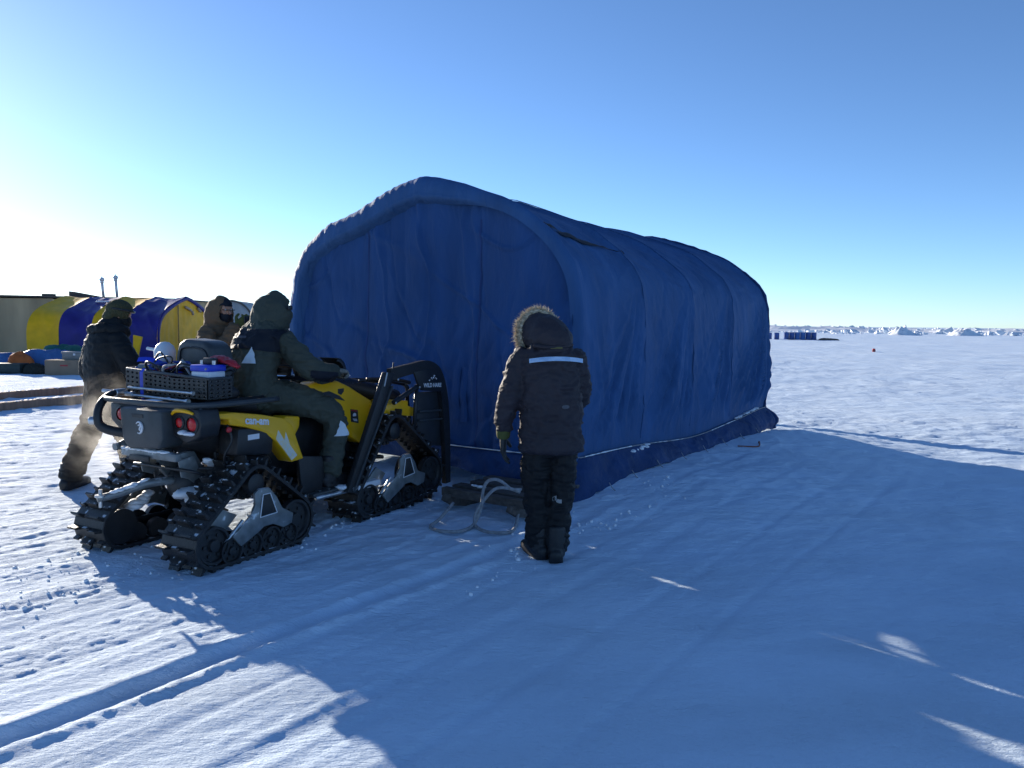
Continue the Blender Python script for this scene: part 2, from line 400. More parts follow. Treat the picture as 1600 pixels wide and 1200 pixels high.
# ------------------------------------------------------------------ far pressure ridges
M_ice = mat('ridge_ice', (.74, .80, .86), .5, .12, .6, .4, 3., col2=(.88, .89, .9))
def ice_blocks(n, fn, seed):
    rg = np.random.default_rng(seed); mb = MB()
    for _ in range(n):
        x, y, s = fn(rg); bm = bmesh.new()
        pts = rg.normal(size=(11, 3)); pts /= np.linalg.norm(pts, axis=1, keepdims=True)
        pts *= A(1.2, 1, .55+.4*rg.random())*s; pts = pts@np.array(Matrix.Rotation(rg.uniform(-.7, .7), 3, 'Y')).T
        for p in pts: bm.verts.new(p)
        bmesh.ops.convex_hull(bm, input=bm.verts[:]); loose = [q for q in bm.verts if not q.link_faces]; bmesh.ops.delete(bm, geom=loose, context='VERTS')
        mb._bm(bm, (x, y, s*.25))
    return mb
def far_block(rg):
    y = 165+420*rg.random()**1.2; x = rg.uniform(-.75, 1.0)*y
    h = .32+.55*rg.random()**2
    h *= .35+1.2*max(0., float(noise(x*.03, y*.02, 0, 4))+.25)
    return x, y, max(.2, h*(.75+y/480))
tag(obj('ice_rubble', ice_blocks(5200, far_block, 5), M_ice, None, None), 'jumble of white pressure ice blocks along the horizon', kind='stuff')
def ridge_strip(name, y0, y1, amp, seed):
    xs = np.linspace(-420, 700, 500); ys = np.linspace(y0, y1, 14); X, Y = np.meshgrid(xs, ys)
    env = np.sin(np.linspace(0, math.pi, 14))[:, None]
    Z = amp*env*np.maximum(0, .35+fbm(X*.035, Y*.05, 0, 4, seed)*.55+.35*ridge(X*.12, Y*.12, 0, seed+3))-.15
    return tag(obj(name, MB().grid(np.stack([X, Y, Z], -1)), M_ice, None, None), kind='structure')
ridge_strip('ice_ridge_hills', 210, 260, 1.6, 3); ridge_strip('ice_ridge_hills', 330, 420, 2.3, 9)
def hummock(x, y, w_, h, seed, label):
    xs = np.linspace(-1.6, 1.9, 60); ys = np.linspace(-1, 1, 26); X, Y = np.meshgrid(xs, ys)
    prof = np.where(X < 0, np.exp(-(X/.45)**2), np.exp(-(X/1.0)**2))
    Z = h*prof*np.clip(1-np.abs(Y)**1.5, 0, 1)*(1+.35*fbm(X*3, Y*3, seed, 4, seed)+.25*ridge(X*4, Y*4, seed, seed))-.12*h
    return tag(obj('ice_hummock', MB().grid(np.stack([X*w_, Y*w_*.8, Z], -1)), M_ice, None, 40, (x, y, 0)), label, 'ice mound', 'ice hummocks before the ridge')
hummock(76, 155, 2.9, 1.7, 4, 'tall white ice mound with a long shaded right slope, nearer the drums')
hummock(88, 155, 3.4, 1.6, 12, 'broad white ice mound with a rounded top near the right edge of the photo')

# ------------------------------------------------------------------ the blue shelter tent
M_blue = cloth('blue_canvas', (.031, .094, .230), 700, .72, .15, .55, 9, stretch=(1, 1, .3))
M_bluef = cloth('blue_canvas_front_shaded', (.018, .067, .198), 700, .72, .15, .6, 8, stretch=(1, 1, .35))  # same canvas, base colour darkened for the shade on the front wall
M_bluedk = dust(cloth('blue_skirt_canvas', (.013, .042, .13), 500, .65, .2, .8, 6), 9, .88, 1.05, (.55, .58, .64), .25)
M_dark = mat('slit_shade_dark', (.012, .014, .022), .7, .2, 30)
M_rope = mat('grey_rope', (.33, .34, .36), .85, .25, 40, .8, 300)
M_seam = cloth('seam_canvas', (.022, .056, .18), 700, .75)
fr, dd = A(-.811, .585, 0), A(.585, .811, 0); N0 = A(.59, 6.97, 0)
TL = 5.13
TC = N0+fr*1.97+dd*2.55                 # tent root
def W(s, t, z):
    h = min(max((z-1.9)/.7, 0), 1); k = min(max((t-.12)/2.2, 0), 1)      # the roof is lower behind the front arch
    return N0+fr*s+dd*t+A(0, 0, z-.12*h*h*(3-2*h)*k*k*(3-2*k))-TC
tent = empty('shelter_tent', TC, 0, 'large royal blue canvas tent with rounded ridge standing on a wooden sled', 'tent')
PROF = A((.02, .24), (.01, .40), (-.01, .8), (-.01, 1.3), (.0, 1.7), (.05, 2.0), (.16, 2.22), (.36, 2.44), (.68, 2.66), (1.15, 2.85), (1.6, 2.985), (1.93, 3.04), (2.25, 2.985), (2.8, 2.80), (3.40, 2.62), (3.70, 2.44), (3.89, 2.2), (3.99, 1.9), (4.04, 1.5), (4.06, .9), (4.06, .40), (4.04, .24)).reshape(-1, 2)
pc, _ = catmull(PROF, np.zeros(len(PROF)), 30)
ln = np.r_[0, np.cumsum(np.hypot(*np.diff(pc, axis=0).T))]; NU = 330
ul = np.linspace(0, ln[-1], NU); P2 = np.stack([np.interp(ul, ln, pc[:, 0]), np.interp(ul, ln, pc[:, 1])], 1)
tg = np.gradient(P2, axis=0); tg /= np.linalg.norm(tg, axis=1, keepdims=True); NO = np.stack([-tg[:, 1], tg[:, 0]], 1)   # outward normal
RIBS = [0, 1.25, 2.5, 3.75, TL]
def tent_row(t):
    """outline at distance t behind the front, with sag between ribs and hanging folds"""
    i = max(0, min(3, sum(t >= r for r in RIBS)-1)); f_ = (t-RIBS[i])/(RIBS[i+1]-RIBS[i])
    z = P2[:, 1]; roof = sst(1.9, 2.5, z); wall = 1-sst(1.5, 2.3, z)
    bow = 1-(2*f_-1)**2
    d = -bow**.7*(.034+.018*roof)
    d = d+.014*np.exp(-(min(f_, 1-f_)*1.25/.06)**2)*(1-.5*wall)
    low = sst(2.3, .6, z)
    tt = t-.22*(1.9-z)*(.5-f_)*2*low+.05*noise(z*2, t, 0, 3)
    fold = ridge(tt*4.2, z*.35, 0, 12)*.55+ridge(tt*8.5, z*.6, 0, 13)*.35
    d = d+low*sst(.03, .3, f_)*.042*fold
    d = d+  .009*ridge(t*5+z*3, z*4-t*2, 0, 14)+.012*noise(t*1.6, ul*1.1, 0, 16)
    d = d+.010*roof*ridge(t*3.3+ul*1.2, ul*.9, 0, 19)
    d = d-low*.016*crease(tt*2.2+.5*noise(t, z*1.5, 0, 8), z*.45, 0, 17)*sst(.03, .2, f_)-.010*crease(t*1.7-z*.9, z*1.1+t*.5, 0, 18)*sst(.02, .2, f_)
    # folds fanning down and forward from the top of each rib
    tc_, zc_ = RIBS[i+1]-.01, 2.12
    ph = np.arctan2(tc_-t, np.maximum(zc_-z, .03)); rr = np.hypot(tc_-t, zc_-z)
    fan = ridge(ph*7.5+.25*noise(rr*1.5, i*3, 0, 5), i*7.3, 0, 101)+.7*ridge(ph*17+.3*noise(rr*2, i, 0, 6), i*3.1, 0, 102)
    d = d+.062*fan*np.clip(rr/1.1, 0, 1.15)*sst(.0, .06, ph)*sst(.95, .45, ph)*sst(zc_, zc_-.3, z)*(.55+.25*i)*sst(.02, .15, f_)
    # corner pulled towards the front tie: folds running down to the near corner
    d = d+.03*np.exp(-(t/.5)**2)*low*ridge((t+.12*z)*11, z*.3, 0, 15)*sst(.02, .12, t)
    return d*sst(.40, .80, z)
rows = []
SL = sst(1.2, 2.0, ul/ul[-1]*6.0-0) if False else None
sv = P2[:, 0]; left = sst(.75, 1.9, sv)                    # 1 on the left half and the top, 0 on the right wall
gather = ridge(ul*13, 0, 0, 30)*.5+ridge(ul*27+2, 0, 0, 31)*.35+noise(ul*4, 0, 0, 32)*.6
for a in np.linspace(0, 1, 16):                           # rolled front edge, puffed and gathered on the left and over the top
    th = a*math.pi/2
    R0 = .15*left+.045*(1-left)
    
    inset = R0*(1-math.sin(th)); tt = R0*(1-math.cos(th))
    bul = (.03*left+.004)*math.sin(th*1.6+.4); wr = (.017*left+.006)*gather*math.sin(math.pi*min(1, .25+a*.8))
    o = -inset+bul+wr+a*tent_row(0.0)
    q = P2+NO*o[:, None]; rows.append(np.stack([W(s, t_-.01, z) for (s, z), t_ in zip(q, tt)]))
lip = []
for a in np.linspace(0, .88, 8):                            # the roll goes on inwards to a crease against the front wall
    inset = (.15*left+.045*(1-left))+(.05+.05*left)*(1-a); tt = (.115*(1-a)**2)*left-.012*(1-left)*(1-a)*0-.02*math.sin(a*math.pi)*left
    o = -inset+(.03*left+.004)*math.sin(.4)+(.012*left+.002)*gather*(.3+.7*a)
    q = P2+NO*o[:, None]; lip.append(np.stack([W(s, t_-.01, z) for (s, z), t_ in zip(q, np.broadcast_to(tt, (NU,)))]))
for t in np.linspace(.17, TL, 300):
    q = P2+NO*tent_row(t)[:, None]; rows.append(np.stack([W(s, t, z) for s, z in q]))
rows.append(np.stack([W(s, TL+.05, z) for s, z in P2+NO*-.04])); rows.append(np.stack([W(1.98+(s-1.98)*.02, TL+.09, 1.5+(z-1.5)*.02) for s, z in P2]))
obj('canvas_cover', MB().grid(np.stack(lip+rows)), M_blue, tent, 180)
def ztop(s): return np.interp(s, P2[:, 0][::1] if P2[0, 0] < P2[-1, 0] else P2[::-1, 0], P2[:, 1])
# front wall
ss = np.linspace(.17, 3.80, 230); rowsF = []
PI = P2-NO*(.165*left+.06*(1-left))[:, None]; arcp = PI[PI[:, 1] > 1.7]; od = np.argsort(arcp[:, 0])
ss = np.linspace(arcp[od[0], 0]+.002, arcp[od[-1], 0]-.002, 230)
top = np.interp(ss, arcp[od, 0], arcp[od, 1])
hh = np.linspace(0, 1, 150)
S2, H2 = np.meshgrid(ss, hh); Z2 = .34+(top[None, :]-.34)*H2
def front_t(S, Z):
    rec = (.095*sst(.5, 1.5, S)+.0)*np.ones_like(Z)
    d = .016*noise(S*1.4, Z*.9, 0, 41)+.014*ridge(S*2.2+Z*.5, Z*.8, 0, 42)+.012*ridge(S*5+Z*3.2, Z*3.5-S*1.5, 0, 43)*sst(2.6, 1., Z)
    d = d+.013*ridge(S*3.4, Z*.45, 0, 46)
    d = d-.024*crease(S*1.8+.35*noise(S*2, Z*2, 0, 71), Z*.55, 0, 72, .07)-.020*crease(S*1.1+Z*.8, Z*1.3-S*.6, 0, 73, .06)+.016*crease(S*2.6-Z*.7, Z*1.0, 0, 74, .07)
    tri = np.exp(-((S-.45)/.35)**2)*sst(2.2, 1.7, Z); d = d+.022*tri*ridge((S-.1)*6, (Z+S*2.2)*1.6, 0, 44)
    for (s1, z1, s2, z2, am) in ((2.70, 1.38, 1.55, 1.12, .022), (2.6, 2.4, 2.0, 1.5, .010), (1.0, 1.25, .4, 1.45, .012), (.95, 1.02, .25, 1.0, .01), (2.72, 1.05, 2.0, .8, .012)):
        L2 = (s2-s1)**2+(z2-z1)**2; q = np.clip(((S-s1)*(s2-s1)+(Z-z1)*(z2-z1))/L2, 0, 1); ds = np.hypot(S-s1-q*(s2-s1), Z-z1-q*(z2-z1)); d = d-am*np.exp(-(ds/.035)**2)*np.sin(math.pi*np.clip(q, .05, .95))
    for s0, s1_ in ((1.19, 1.23), (2.74, 2.83)):
        sc = s0+(s1_-s0)*(2.6-Z)/1.9; d = d+.010*np.exp(-((S-sc)/.02)**2)-.006*np.exp(-((S-sc-.05)/.03)**2)
    return rec+d-.0
Tm = front_t(S2, Z2)
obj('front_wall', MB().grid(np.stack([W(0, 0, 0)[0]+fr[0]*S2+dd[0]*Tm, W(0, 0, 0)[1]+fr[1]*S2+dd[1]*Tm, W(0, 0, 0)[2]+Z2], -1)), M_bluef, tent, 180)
for s0, s1_ in ((1.19, 1.23), (2.74, 2.83)):
    zz = np.linspace(.36, 2.62 if s0 > 2 else 2.6, 90); sc = s0+(s1_-s0)*(2.6-zz)/1.9
    mb = MB(); mb.grid(np.stack([[W(s+o, float(front_t(A(s+o), A(z))[0])-.006-.003*(abs(o) < .004), z) for o in (-.010, -.003, .003, .010)] for s, z in zip(sc, zz)]))
    obj('seam', mb, M_seam, tent, 180)
# sewn window tab hanging on the front wall
for s0, wd, z0, z1 in ((1.40, .045, .60, 1.16), (1.50, .05, .62, 1.13)):
    mb = MB(); zz = np.linspace(z0, z1, 20)
    mb.grid(np.stack([[W(s0+o*wd+.01*math.sin(z*9), float(front_t(A(s0), A(z))[0])-.012-.006*math.cos(o*1.5)-.004*math.sin(z*25), z) for o in (-1, -.5, 0, .5, 1)] for z in zz]))
    obj('hanging_tab', mb, M_bluef, tent, 180)
# dark strip painting the shaded slit where the vent flap overlaps the near roof
def roof_pt(s, t, off):
    i = np.argmin(np.abs(P2[:, 0]-s)+(P2[:, 1] < 1.7)*9); o = tent_row(t)[i]+off; q = P2[i]+NO[i]*o; return W(q[0], t, q[1])
mb = MB(); mb.grid(np.stack([[roof_pt(.44-.16*f_+wd*.034*math.sin(math.pi*min(1, f_*1.2+.05)), -.0+.05+1.25*f_, .016+.012*(1-abs(wd))) for wd in (-1, -.3, .4, 1)] for f_ in np.linspace(0, 1, 24)]))
obj('flap_slit_shade', mb, M_dark, tent, 180)
# dark binding along the rear arch
mb = MB(); mb.tube([W(*(P2[i]+NO[i]*.012)[[0]], TL-.02, (P2[i]+NO[i]*.012)[1]) for i in range(0, NU, 4)], .022+.006*np.sin(np.arange(0, NU, 4)*.9), 8)
obj('edge_binding', mb, M_bluedk, tent, 180)
for rt in RIBS[1:4]:
    i0 = [i for i in range(0, NU, 2) if P2[i][1] > .42]
    mb = MB(); mb.tube([W(*(P2[i]+NO[i]*(tent_row(rt)[i]+.001))[[0]], rt+.004, (P2[i]+NO[i]*(tent_row(rt)[i]+.001))[1]) for i in i0], .0045, 6)
    obj('rib_seam', mb, M_blue, tent, 180)
# skirt: from the base line out on to the snow
tp, bt = [], []
for s in np.linspace(4.06, .12, 110):
    f_ = 1-s/4.06; zt = .40-.03*math.sin(f_*3); tp.append((s, -.01, zt))
    zb = .17-.10*sst(.80, .97, f_)+.03*noise(s*2.2, 0, 0, 50); bt.append((s, -.05-.10*sst(.3, .9, f_)-.05*noise(s*1.8, 3, 0, 51), zb))
for k in range(14):
    a = k/13*math.pi/2; tp.append((.12-.13*math.sin(a), -.01+.12*(1-math.cos(a)), .395)); bt.append((.06-.20*math.sin(a), -.22+.28*(1-math.cos(a)), .03))
for t in np.linspace(.14, TL, 170):
    zt = .40-.09*math.exp(-((t-2.6)/1.2)**2)+.05*sst(4, 5.1, t); tp.append((-.015, t, zt))
    x, y = (N0+fr*-.16+dd*t)[:2]; bt.append((-.14-.03*noise(t*2.1, 0, 0, 53), t, G(x, y)+.004+.012*noise(t*6, 0, 0, 54)))
for k in range(12):
    a = k/11*math.pi/2; tp.append((-.015+.12*(1-math.cos(a)), TL+.08*math.sin(a), .45)); x, y = (N0+fr*-.1+dd*TL)[:2]; bt.append((-.16+.15*(1-math.cos(a)), TL+.22*math.sin(a), G(x, y)+.01))
tp, bt = np.array(tp), np.array(bt); n = len(tp); rowsS = []
arc = np.linspace(0, 9.6, n); tout = bt-tp; tout[:, 2] = 0; tout /= np.maximum(np.linalg.norm(tout, axis=1, keepdims=True), 1e-6)
for h in np.linspace(0, 1, 16):
    q = tp*(1-h)+bt*h+tout*((.018*math.sin(h*math.pi))+.022*math.sin(h*math.pi*.9)*(ridge(arc*3+h*.8, h*.8, 0, 55)+.6*ridge(arc*7-h, h*1.5, 0, 56))+.03*h*noise(arc*1.7, 0, 0, 57)*1.0)[:, None]
    bulge = np.exp(-((arc-9.3)/.35)**2)*math.sin(min(1, h*1.15)*math.pi)*.10; q = q+A(-.6, .6, 0)*bulge[:, None]
    rowsS.append(np.stack([W(*p) for p in q]))
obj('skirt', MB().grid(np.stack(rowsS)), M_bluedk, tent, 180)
mb = MB(); mb.tube([W(s, -.022, z+.004) for s, t, z in tp[:110:3]]+[W(p[0]-.008, p[1]-.004, p[2]+.004) for p in tp[110:-6:3]], .006, 6)
obj('base_rope', mb, M_rope, tent, 180)
# eyelet ties along the hem
for k, t in enumerate((.3, .75, 1.3, 1.9, 2.5, 3.1, 3.7, 4.3)):
    b = W(-.165, t, 0); x, y = (b+TC)[:2]; zb = G(x, y)
    mb = MB(); mb.tube([b+A(0, 0, zb+.07), b+A(.03, -.02, zb+.02), b+A(.05, -.05, zb+.006)], .004, 6, 4)
    obj('hem_tie', mb, M_rope, tent, 180)
rg = np.random.default_rng(3)
snow_lump('snow_patch', [W(-.03, 1.0+.10*k, .345) for k in range(4)]+[W(-.03, 1.23, .36), W(-.035, 1.32, .37)], .026, tent, 4)
for t0, t1, r_ in ((.10, 1.0, .009), (1.5, 2.4, .005), (3.1, 3.9, .008)):
    zz = lambda t: .405-.09*math.exp(-((t-2.6)/1.2)**2)+.05*float(sst(4, 5.1, t))
    obj('snow_line', MB().tube([W(-.026, t, zz(t)) for t in np.linspace(t0, t1, 40)], r_*(.3+.6*np.abs(noise(np.linspace(t0, t1, 40)*9))), 7), M_snow, tent, 180)
obj('snow_line', MB().tube([W(s, -.035, .40-.03*math.sin((1-s/4.06)*3)+.008) for s in np.linspace(.2, 2.4, 70)], .0065*(.3+np.abs(noise(np.linspace(0, 16, 70)))), 7), M_snow, tent, 180)
snow_lump('snow_patch', [W(-.02, 3.95+.07*k, .40+.006*k) for k in range(12)], .020, tent, 6)

# ------------------------------------------------------------------ wooden sled in front of the tent, tow rope, cord
M_wood = mat('old_sled_wood', (.10, .085, .075), .8, .35, 5, .5, 60, stretch=(1, 6, 6))
SC = N0+fr*.35+dd*-.2
WS = lambda s, t, z: N0+fr*s+dd*t+A(0, 0, z)-SC
sled = empty('wooden_sled', SC, 0, 'weathered dark wooden sled poking out from under the blue tent', 'sled')
Rm = np.stack([fr, dd, A(0, 0, 1)], 1)
for s in (.02, .70):
    obj('runner', MB().prism([(-1.02, .10), (-.90, .035), (-.72, .0), (2.0, .0), (2.0, .10), (-.80, .12), (-1.0, .15)], 1, -.022, .022, .006).warp(lambda v, s=s: np.stack([WS(s+y, x, z) for x, y, z in v])), M_wood, sled, 30)
for k, t in enumerate((-.90, -.70, -.48, -.26, -.04)):
    obj('crosspiece', MB().box(WS(.36, t, .165-.012*(k == 0)), (.86+.05*(k % 2), .13 if k else .07, .03 if k else .07), Rm, .006), M_wood, sled, 30)
snow_lump('snow_patch', [WS(.5+.03*k, -.72, .19) for k in range(5)], .02, sled, 8)
root = tag(obj('tow_rope', MB().tube([A(-.47, 6.33, .13), A(-.56, 6.12, .05), A(-.62, 5.99, .022), A(-.54, 5.87, .022), A(-.39, 5.86, .022), A(-.29, 6.02, .03), A(-.235, 6.16, .14), A(-.222, 6.2, .26), A(-.19, 6.2, .335), A(-.13, 6.2, .355), A(-.07, 6.22, .33), A(.0, 6.25, .27), A(.08, 6.32, .25)]-A(-.25, 6.1, 0), .0135, 9, 6), M_rope, None, 180, (-.25, 6.1, 0)),
    'stiff grey tow rope looping up in front of the sled', 'rope')
obj('rope_loop', MB().tube([A(.07, 6.31, .23), A(-.02, 6.24, .275), A(-.12, 6.18, .285), A(-.2, 6.15, .215), A(-.27, 6.12, .11), A(-.275, 6.02, .03), A(-.2, 5.88, .022), A(-.11, 5.83, .022), A(.0, 5.86, .022), A(.04, 6.05, .022), A(.06, 6.25, .06)]-A(-.25, 6.1, 0), .0135, 9, 6), M_rope, root, 180)
M_cord = mat('rust_cord', (.22, .07, .04), .8, .2, 30)
tag(obj('cord', MB().tube([A(2.99, 9.66, .13), A(3.0, 9.55, .08), A(3.0, 9.46, G(3, 9.46)+.03), A(2.96, 9.33, G(2.96, 9.33)+.012), A(2.84, 9.28, G(2.84, 9.28)+.01), A(2.70, 9.31, G(2.7, 9.31)+.01)]-A(2.85, 9.4, 0), .008, 7, 5), M_cord, None, 180, (2.85, 9.4, 0)), 'thin rust coloured cord trailing on the snow from the far tent corner', 'cord')

# ------------------------------------------------------------------ tracked quad bike (x forward, y left, z up from the rear axle)
M_pl = dust(mat('black_plastic', (.016, .017, .019), .42, .25, 12, .25, 220), 26, .86, .98, (.4, .43, .47), .24)
M_plg = mat('charcoal_plastic', (.042, .048, .052), .45, .2, 10, .25, 200)
M_rub = dust(mat('track_rubber', (.016, .016, .017), .46, .3, 25, .5, 120), 20, .74, .82, (.74, .77, .80), .22)
M_yel = dust(mat('yellow_bodywork', (.88, .45, .006), .34, .08, 4, .06, 30), 11, .80, 1.0, (.72, .66, .5), .12)
M_stl = dust(mat('grey_painted_steel', (.20, .215, .22), .42, .25, 14, .2, 90, metal=.35), 14, .66, .76, (.75, .78, .82), .18)
M_alu = mat('bare_metal', (.55, .56, .57), .35, .2, 20, .15, 150, metal=.9)
M_seat = mat('black_vinyl', (.014, .014, .016), .5, .2, 20, .3, 300)
M_red = mat('red_lens', (.55, .012, .014), .18, .15, 60)
M_redp = mat('red_plastic', (.42, .02, .03), .45, .2, 20)
M_wht = mat('white_print', (.72, .72, .74), .5, .05, 20)
M_blue_p = mat('blue_plastic', (.015, .05, .55), .4, .15, 14)
M_org = mat('orange_reflector', (.8, .28, .01), .3, .1, 30)
M_whp = mat('white_plastic', (.62, .66, .70), .4, .08, 10)
HD = math.radians(29)
AO = (-2.28, 5.46, 0)
atv = empty('quad_bike', AO, math.pi/2-HD, 'yellow and black quad bike on four rubber snow tracks towing up to the blue tent', 'quad bike')
def mir(v): return v*A(1, -1, 1)

# bodywork
def side_poly(poly, y0, y1, bev, lean=0., zc=.8):
    """outline in x,z at the right-hand side between y0 and y1 (negative)"""
    return MB().prism(poly, 1, min(y0, y1), max(y0, y1), bev).warp(lambda v: v+np.stack([0*v[:, 0], (v[:, 2]-zc)*lean, 0*v[:, 0]], 1))
F_REAR = [(-.15, .985), (.03, .98), (.26, .945), (.46, .90), (.545, .845), (.585, .71), (.625, .585), (.50, .575), (.45, .645), (.37, .745), (.25, .825), (.11, .872), (-.02, .90), (-.02, .935), (-.15, .955)]
F_FRONT = [(.85, 1.09), (.94, 1.125), (1.21, 1.12), (1.34, 1.065), (1.46, .995), (1.58, .93), (1.54, .82), (1.43, .70), (1.33, .60), (1.16, .70), (1.07, .85), (.97, .985)]
for s in (1, -1):
    mb = side_poly(F_REAR, -.47, -.33, .012, .12, .9)
    if s < 0: mb.warp(mir)
    o = obj('rear_fender', mb, M_yel, atv, 35)
    mb = side_poly(F_FRONT, -.41, -.27, .02, .28, .8)
    if s < 0: mb.warp(mir)
    ff = obj('side_panel', mb, M_yel, atv, 35)
    mb = side_poly([(.52, .84), (.62, .89), (.76, .875), (.74, .80), (.66, .72), (.60, .76)], -.36, -.22, .015, .2, .8)
    if s < 0: mb.warp(mir)
    obj('seat_side_panel', mb, M_yel, atv, 35)
    mb = side_poly([(1.53, .905), (1.66, .915), (1.67, .935), (1.88, .915), (1.88, .87), (1.97, .845), (2.0, .765), (1.80, .785), (1.53, .815)], -.53, -.26, .012, .0)
    if s < 0: mb.warp(mir)
    obj('front_fender', mb, M_yel, atv, 35)
    mb = side_poly([(.62, .60), (.88, .56), (.90, .42), (.86, .27), (.66, .31), (.64, .42)], -.46, -.42, .01)
    if s < 0: mb.warp(mir)
    obj('mudguard', mb, M_pl, atv, 35)
    mb = side_poly([(1.10, .72), (1.33, .62), (1.54, .82), (1.75, .84), (1.72, .5), (1.35, .3), (1.02, .34)], -.34, -.2, .02)
    if s < 0: mb.warp(mir)
    obj('lower_panel', mb, M_pl, atv, 35)
    mb = MB(); mb.box((1.02, -.42*s, .285), (.62, .20, .035), bev=.012)
    for k in range(5): mb.box((.80+.10*k, -.42*s, .308), (.03, .17, .014), bev=.004)
    obj('footrest', mb, M_plg, atv, 35)
    obj('footrest_bar', MB().tube([A(.72, -.53*s, .27), A(1.2, -.54*s, .265), A(1.38, -.50*s, .27)], .017, 10, 4), M_alu, atv, 180)
ySide = lambda z, y=-.41, l=.28, c=.8: y+(z-c)*l
def on_panel(poly, th=.004, y=-.41, l=.28, c=.8):
    return MB().prism(poly, 1, -.5*th, .5*th).warp(lambda v: np.stack([v[:, 0], v[:, 1]+ySide(v[:, 2], y, l, c)-.001, v[:, 2]], 1))
obj('air_intake', on_panel([(.97, 1.035), (1.08, 1.045), (1.19, 1.00), (1.24, .955), (1.12, .985), (1.0, 1.01)], .006), M_pl, atv)
obj('air_intake', on_panel([(1.19, 1.055), (1.26, 1.055), (1.25, 1.03), (1.21, 1.005), (1.18, 1.02)], .006), M_pl, atv)
obj('side_label', on_panel([(1.02, .975), (1.15, .945), (1.15, .925), (1.02, .955)], .004), M_wht, atv)
obj('side_label', on_panel([(1.045, .962), (1.125, .944), (1.125, .937), (1.045, .955)], .007), mat('blue_print', (.05, .14, .4), .5), atv)
wl = obj('warning_label', on_panel([(1.285, .885), (1.37, .87), (1.345, .765), (1.26, .785)], .004), M_pl, atv)
obj('label_band', on_panel([(1.29, .88), (1.36, .867), (1.357, .858), (1.286, .871)], .007), M_redp, wl)
obj('label_disc', MB().lathe((1.315, ySide(.832)-.003, .832), (0, -1, 0), [(0, .0), (0, .020), (.002, .020), (.002, 0)], 20), M_wht, wl)
for k, z in enumerate((.805, .798, .791)): obj('label_text', on_panel([(1.285+.004*k, z+.003), (1.335, z-.004), (1.335, z-.008), (1.285+.004*k, z-.001)], .007), M_wht, wl)
t = text_mesh('can-am', .075, .0015, .0, 1.0, .0025); place_mesh(t, (.215, -.471+(.915-.9)*.12-.003, .905), (1, 0, -.14), (.1, .1, 1)); obj('lettering', t, M_wht, atv)
obj('frost_or_lit_patch', on_panel([(.40, .82), (.45, .74), (.47, .80), (.50, .70), (.56, .62), (.50, .59), (.44, .67), (.37, .76)], .003, -.47, .12, .9), mat('frost', (.70, .73, .76), .7, .1, 60, .4, 200, col2=(.80, .66, .36)), atv)
# black central body, seat, cowl
obj('engine_body', MB().ell([A(-.10, 0, .84), A(.05, 0, .80), A(.4, 0, .68), A(.8, 0, .60), A(1.2, 0, .65), A(1.6, 0, .72), A(1.95, 0, .74)], [.27, .29, .2, .2, .25, .28, .25], [.10, .14, .20, .25, .26, .20, .12], (0, 1, 0), 20, 4, .4, 3.), M_pl, atv, 180)
obj('seat', MB().ell([A(-.02, 0, 1.0), A(.15, 0, 1.02), A(.34, 0, .985), A(.6, 0, .955), A(.85, 0, .98), A(1.02, 0, 1.04), A(1.12, 0, 1.09)], [.19, .22, .20, .17, .15, .12, .09], [.06, .075, .07, .065, .065, .06, .05], (0, 1, 0), 22, 5, .5, 2.6), M_seat, atv, 180)
cw = obj('front_cowl', MB().ell([A(1.02, 0, 1.07), A(1.2, 0, 1.09), A(1.45, 0, 1.05), A(1.75, 0, .97), A(2.02, 0, .90), A(2.12, 0, .84)], [.22, .27, .30, .34, .34, .26], [.05, .07, .09, .11, .10, .06], (0, 1, 0), 22, 4, .5, 2.6), M_pl, atv, 180)
snow_lump('snow_patch', [(1.42, -.16, 1.15), (1.46, -.2, 1.14), (1.5, -.12, 1.135)], .035, cw, 12)
obj('dash_pod', MB().box((1.16, 0, 1.20), (.12, .16, .10), np.array(Matrix.Rotation(-.5, 3, 'Y')), .03), M_pl, atv, 40)
# rear tail
rear_panel_mat = M_plg
tail = obj('tail_panel', MB().prism([(.19, 1.015), (.165, .80), (.11, .74), (-.20, .76), (-.245, .83), (-.235, 1.01)], 0, -.37, -.18, .02), M_plg, atv, 40)
obj('tail_recess', MB().prism([(.06, .98), (.05, .955), (-.06, .955), (-.06, .98)], 0, -.374, -.36, .003), M_pl, tail)
cur = [A(-.374, -.02+.035*math.cos(a)*(1-.12*a/6), .89+.038*math.sin(a)) for a in np.linspace(.7, 5.2, 16)]
obj('emblem', MB().tube(cur, [.003+.006*math.sin(math.pi*i/15) for i in range(16)], 8).tube([A(-.374, -.015, .905), A(-.374, -.04, .91), A(-.374, -.025, .88), A(-.374, -.045, .865)], [.006, .004, .006, .002], 8, 3), M_wht, tail, 180)
obj('tail_wing', MB().prism([(-.19, 1.01), (-.24, .84), (-.36, .80), (-.49, .84), (-.515, .93), (-.49, 1.03), (-.34, 1.04)], 0, -.29, -.12, .025), M_pl, atv, 40)
obj('tail_wing', MB().prism([(.18, 1.02), (.19, .86), (.34, .84), (.44, .90), (.44, 1.03)], 0, -.27, -.12, .025), M_pl, atv, 40)
obj('tail_strip', MB().tube([A(-.295, -.245, .985), A(-.30, -.29, 1.012), A(-.30, -.38, 1.015), A(-.295, -.45, 1.0)], [.008, .014, .014, .008], 8, 4), M_yel, atv, 180)
def lamp(y, z, r, x=-.285, s=1):
    h = obj('tail_light', MB().lathe((x+.02, y, z), (-1, 0, 0), [(0, r+.012), (.03, r+.012), (.036, r+.002), (.02, r)], 28), M_pl, atv, 40)
    obj('lens', MB().lathe((x+.0, y, z), (-1, 0, 0), [(0, r), (.012, r*.9), (.018, r*.5), (.02, 0)], 28), M_red, h, 180)
    return h
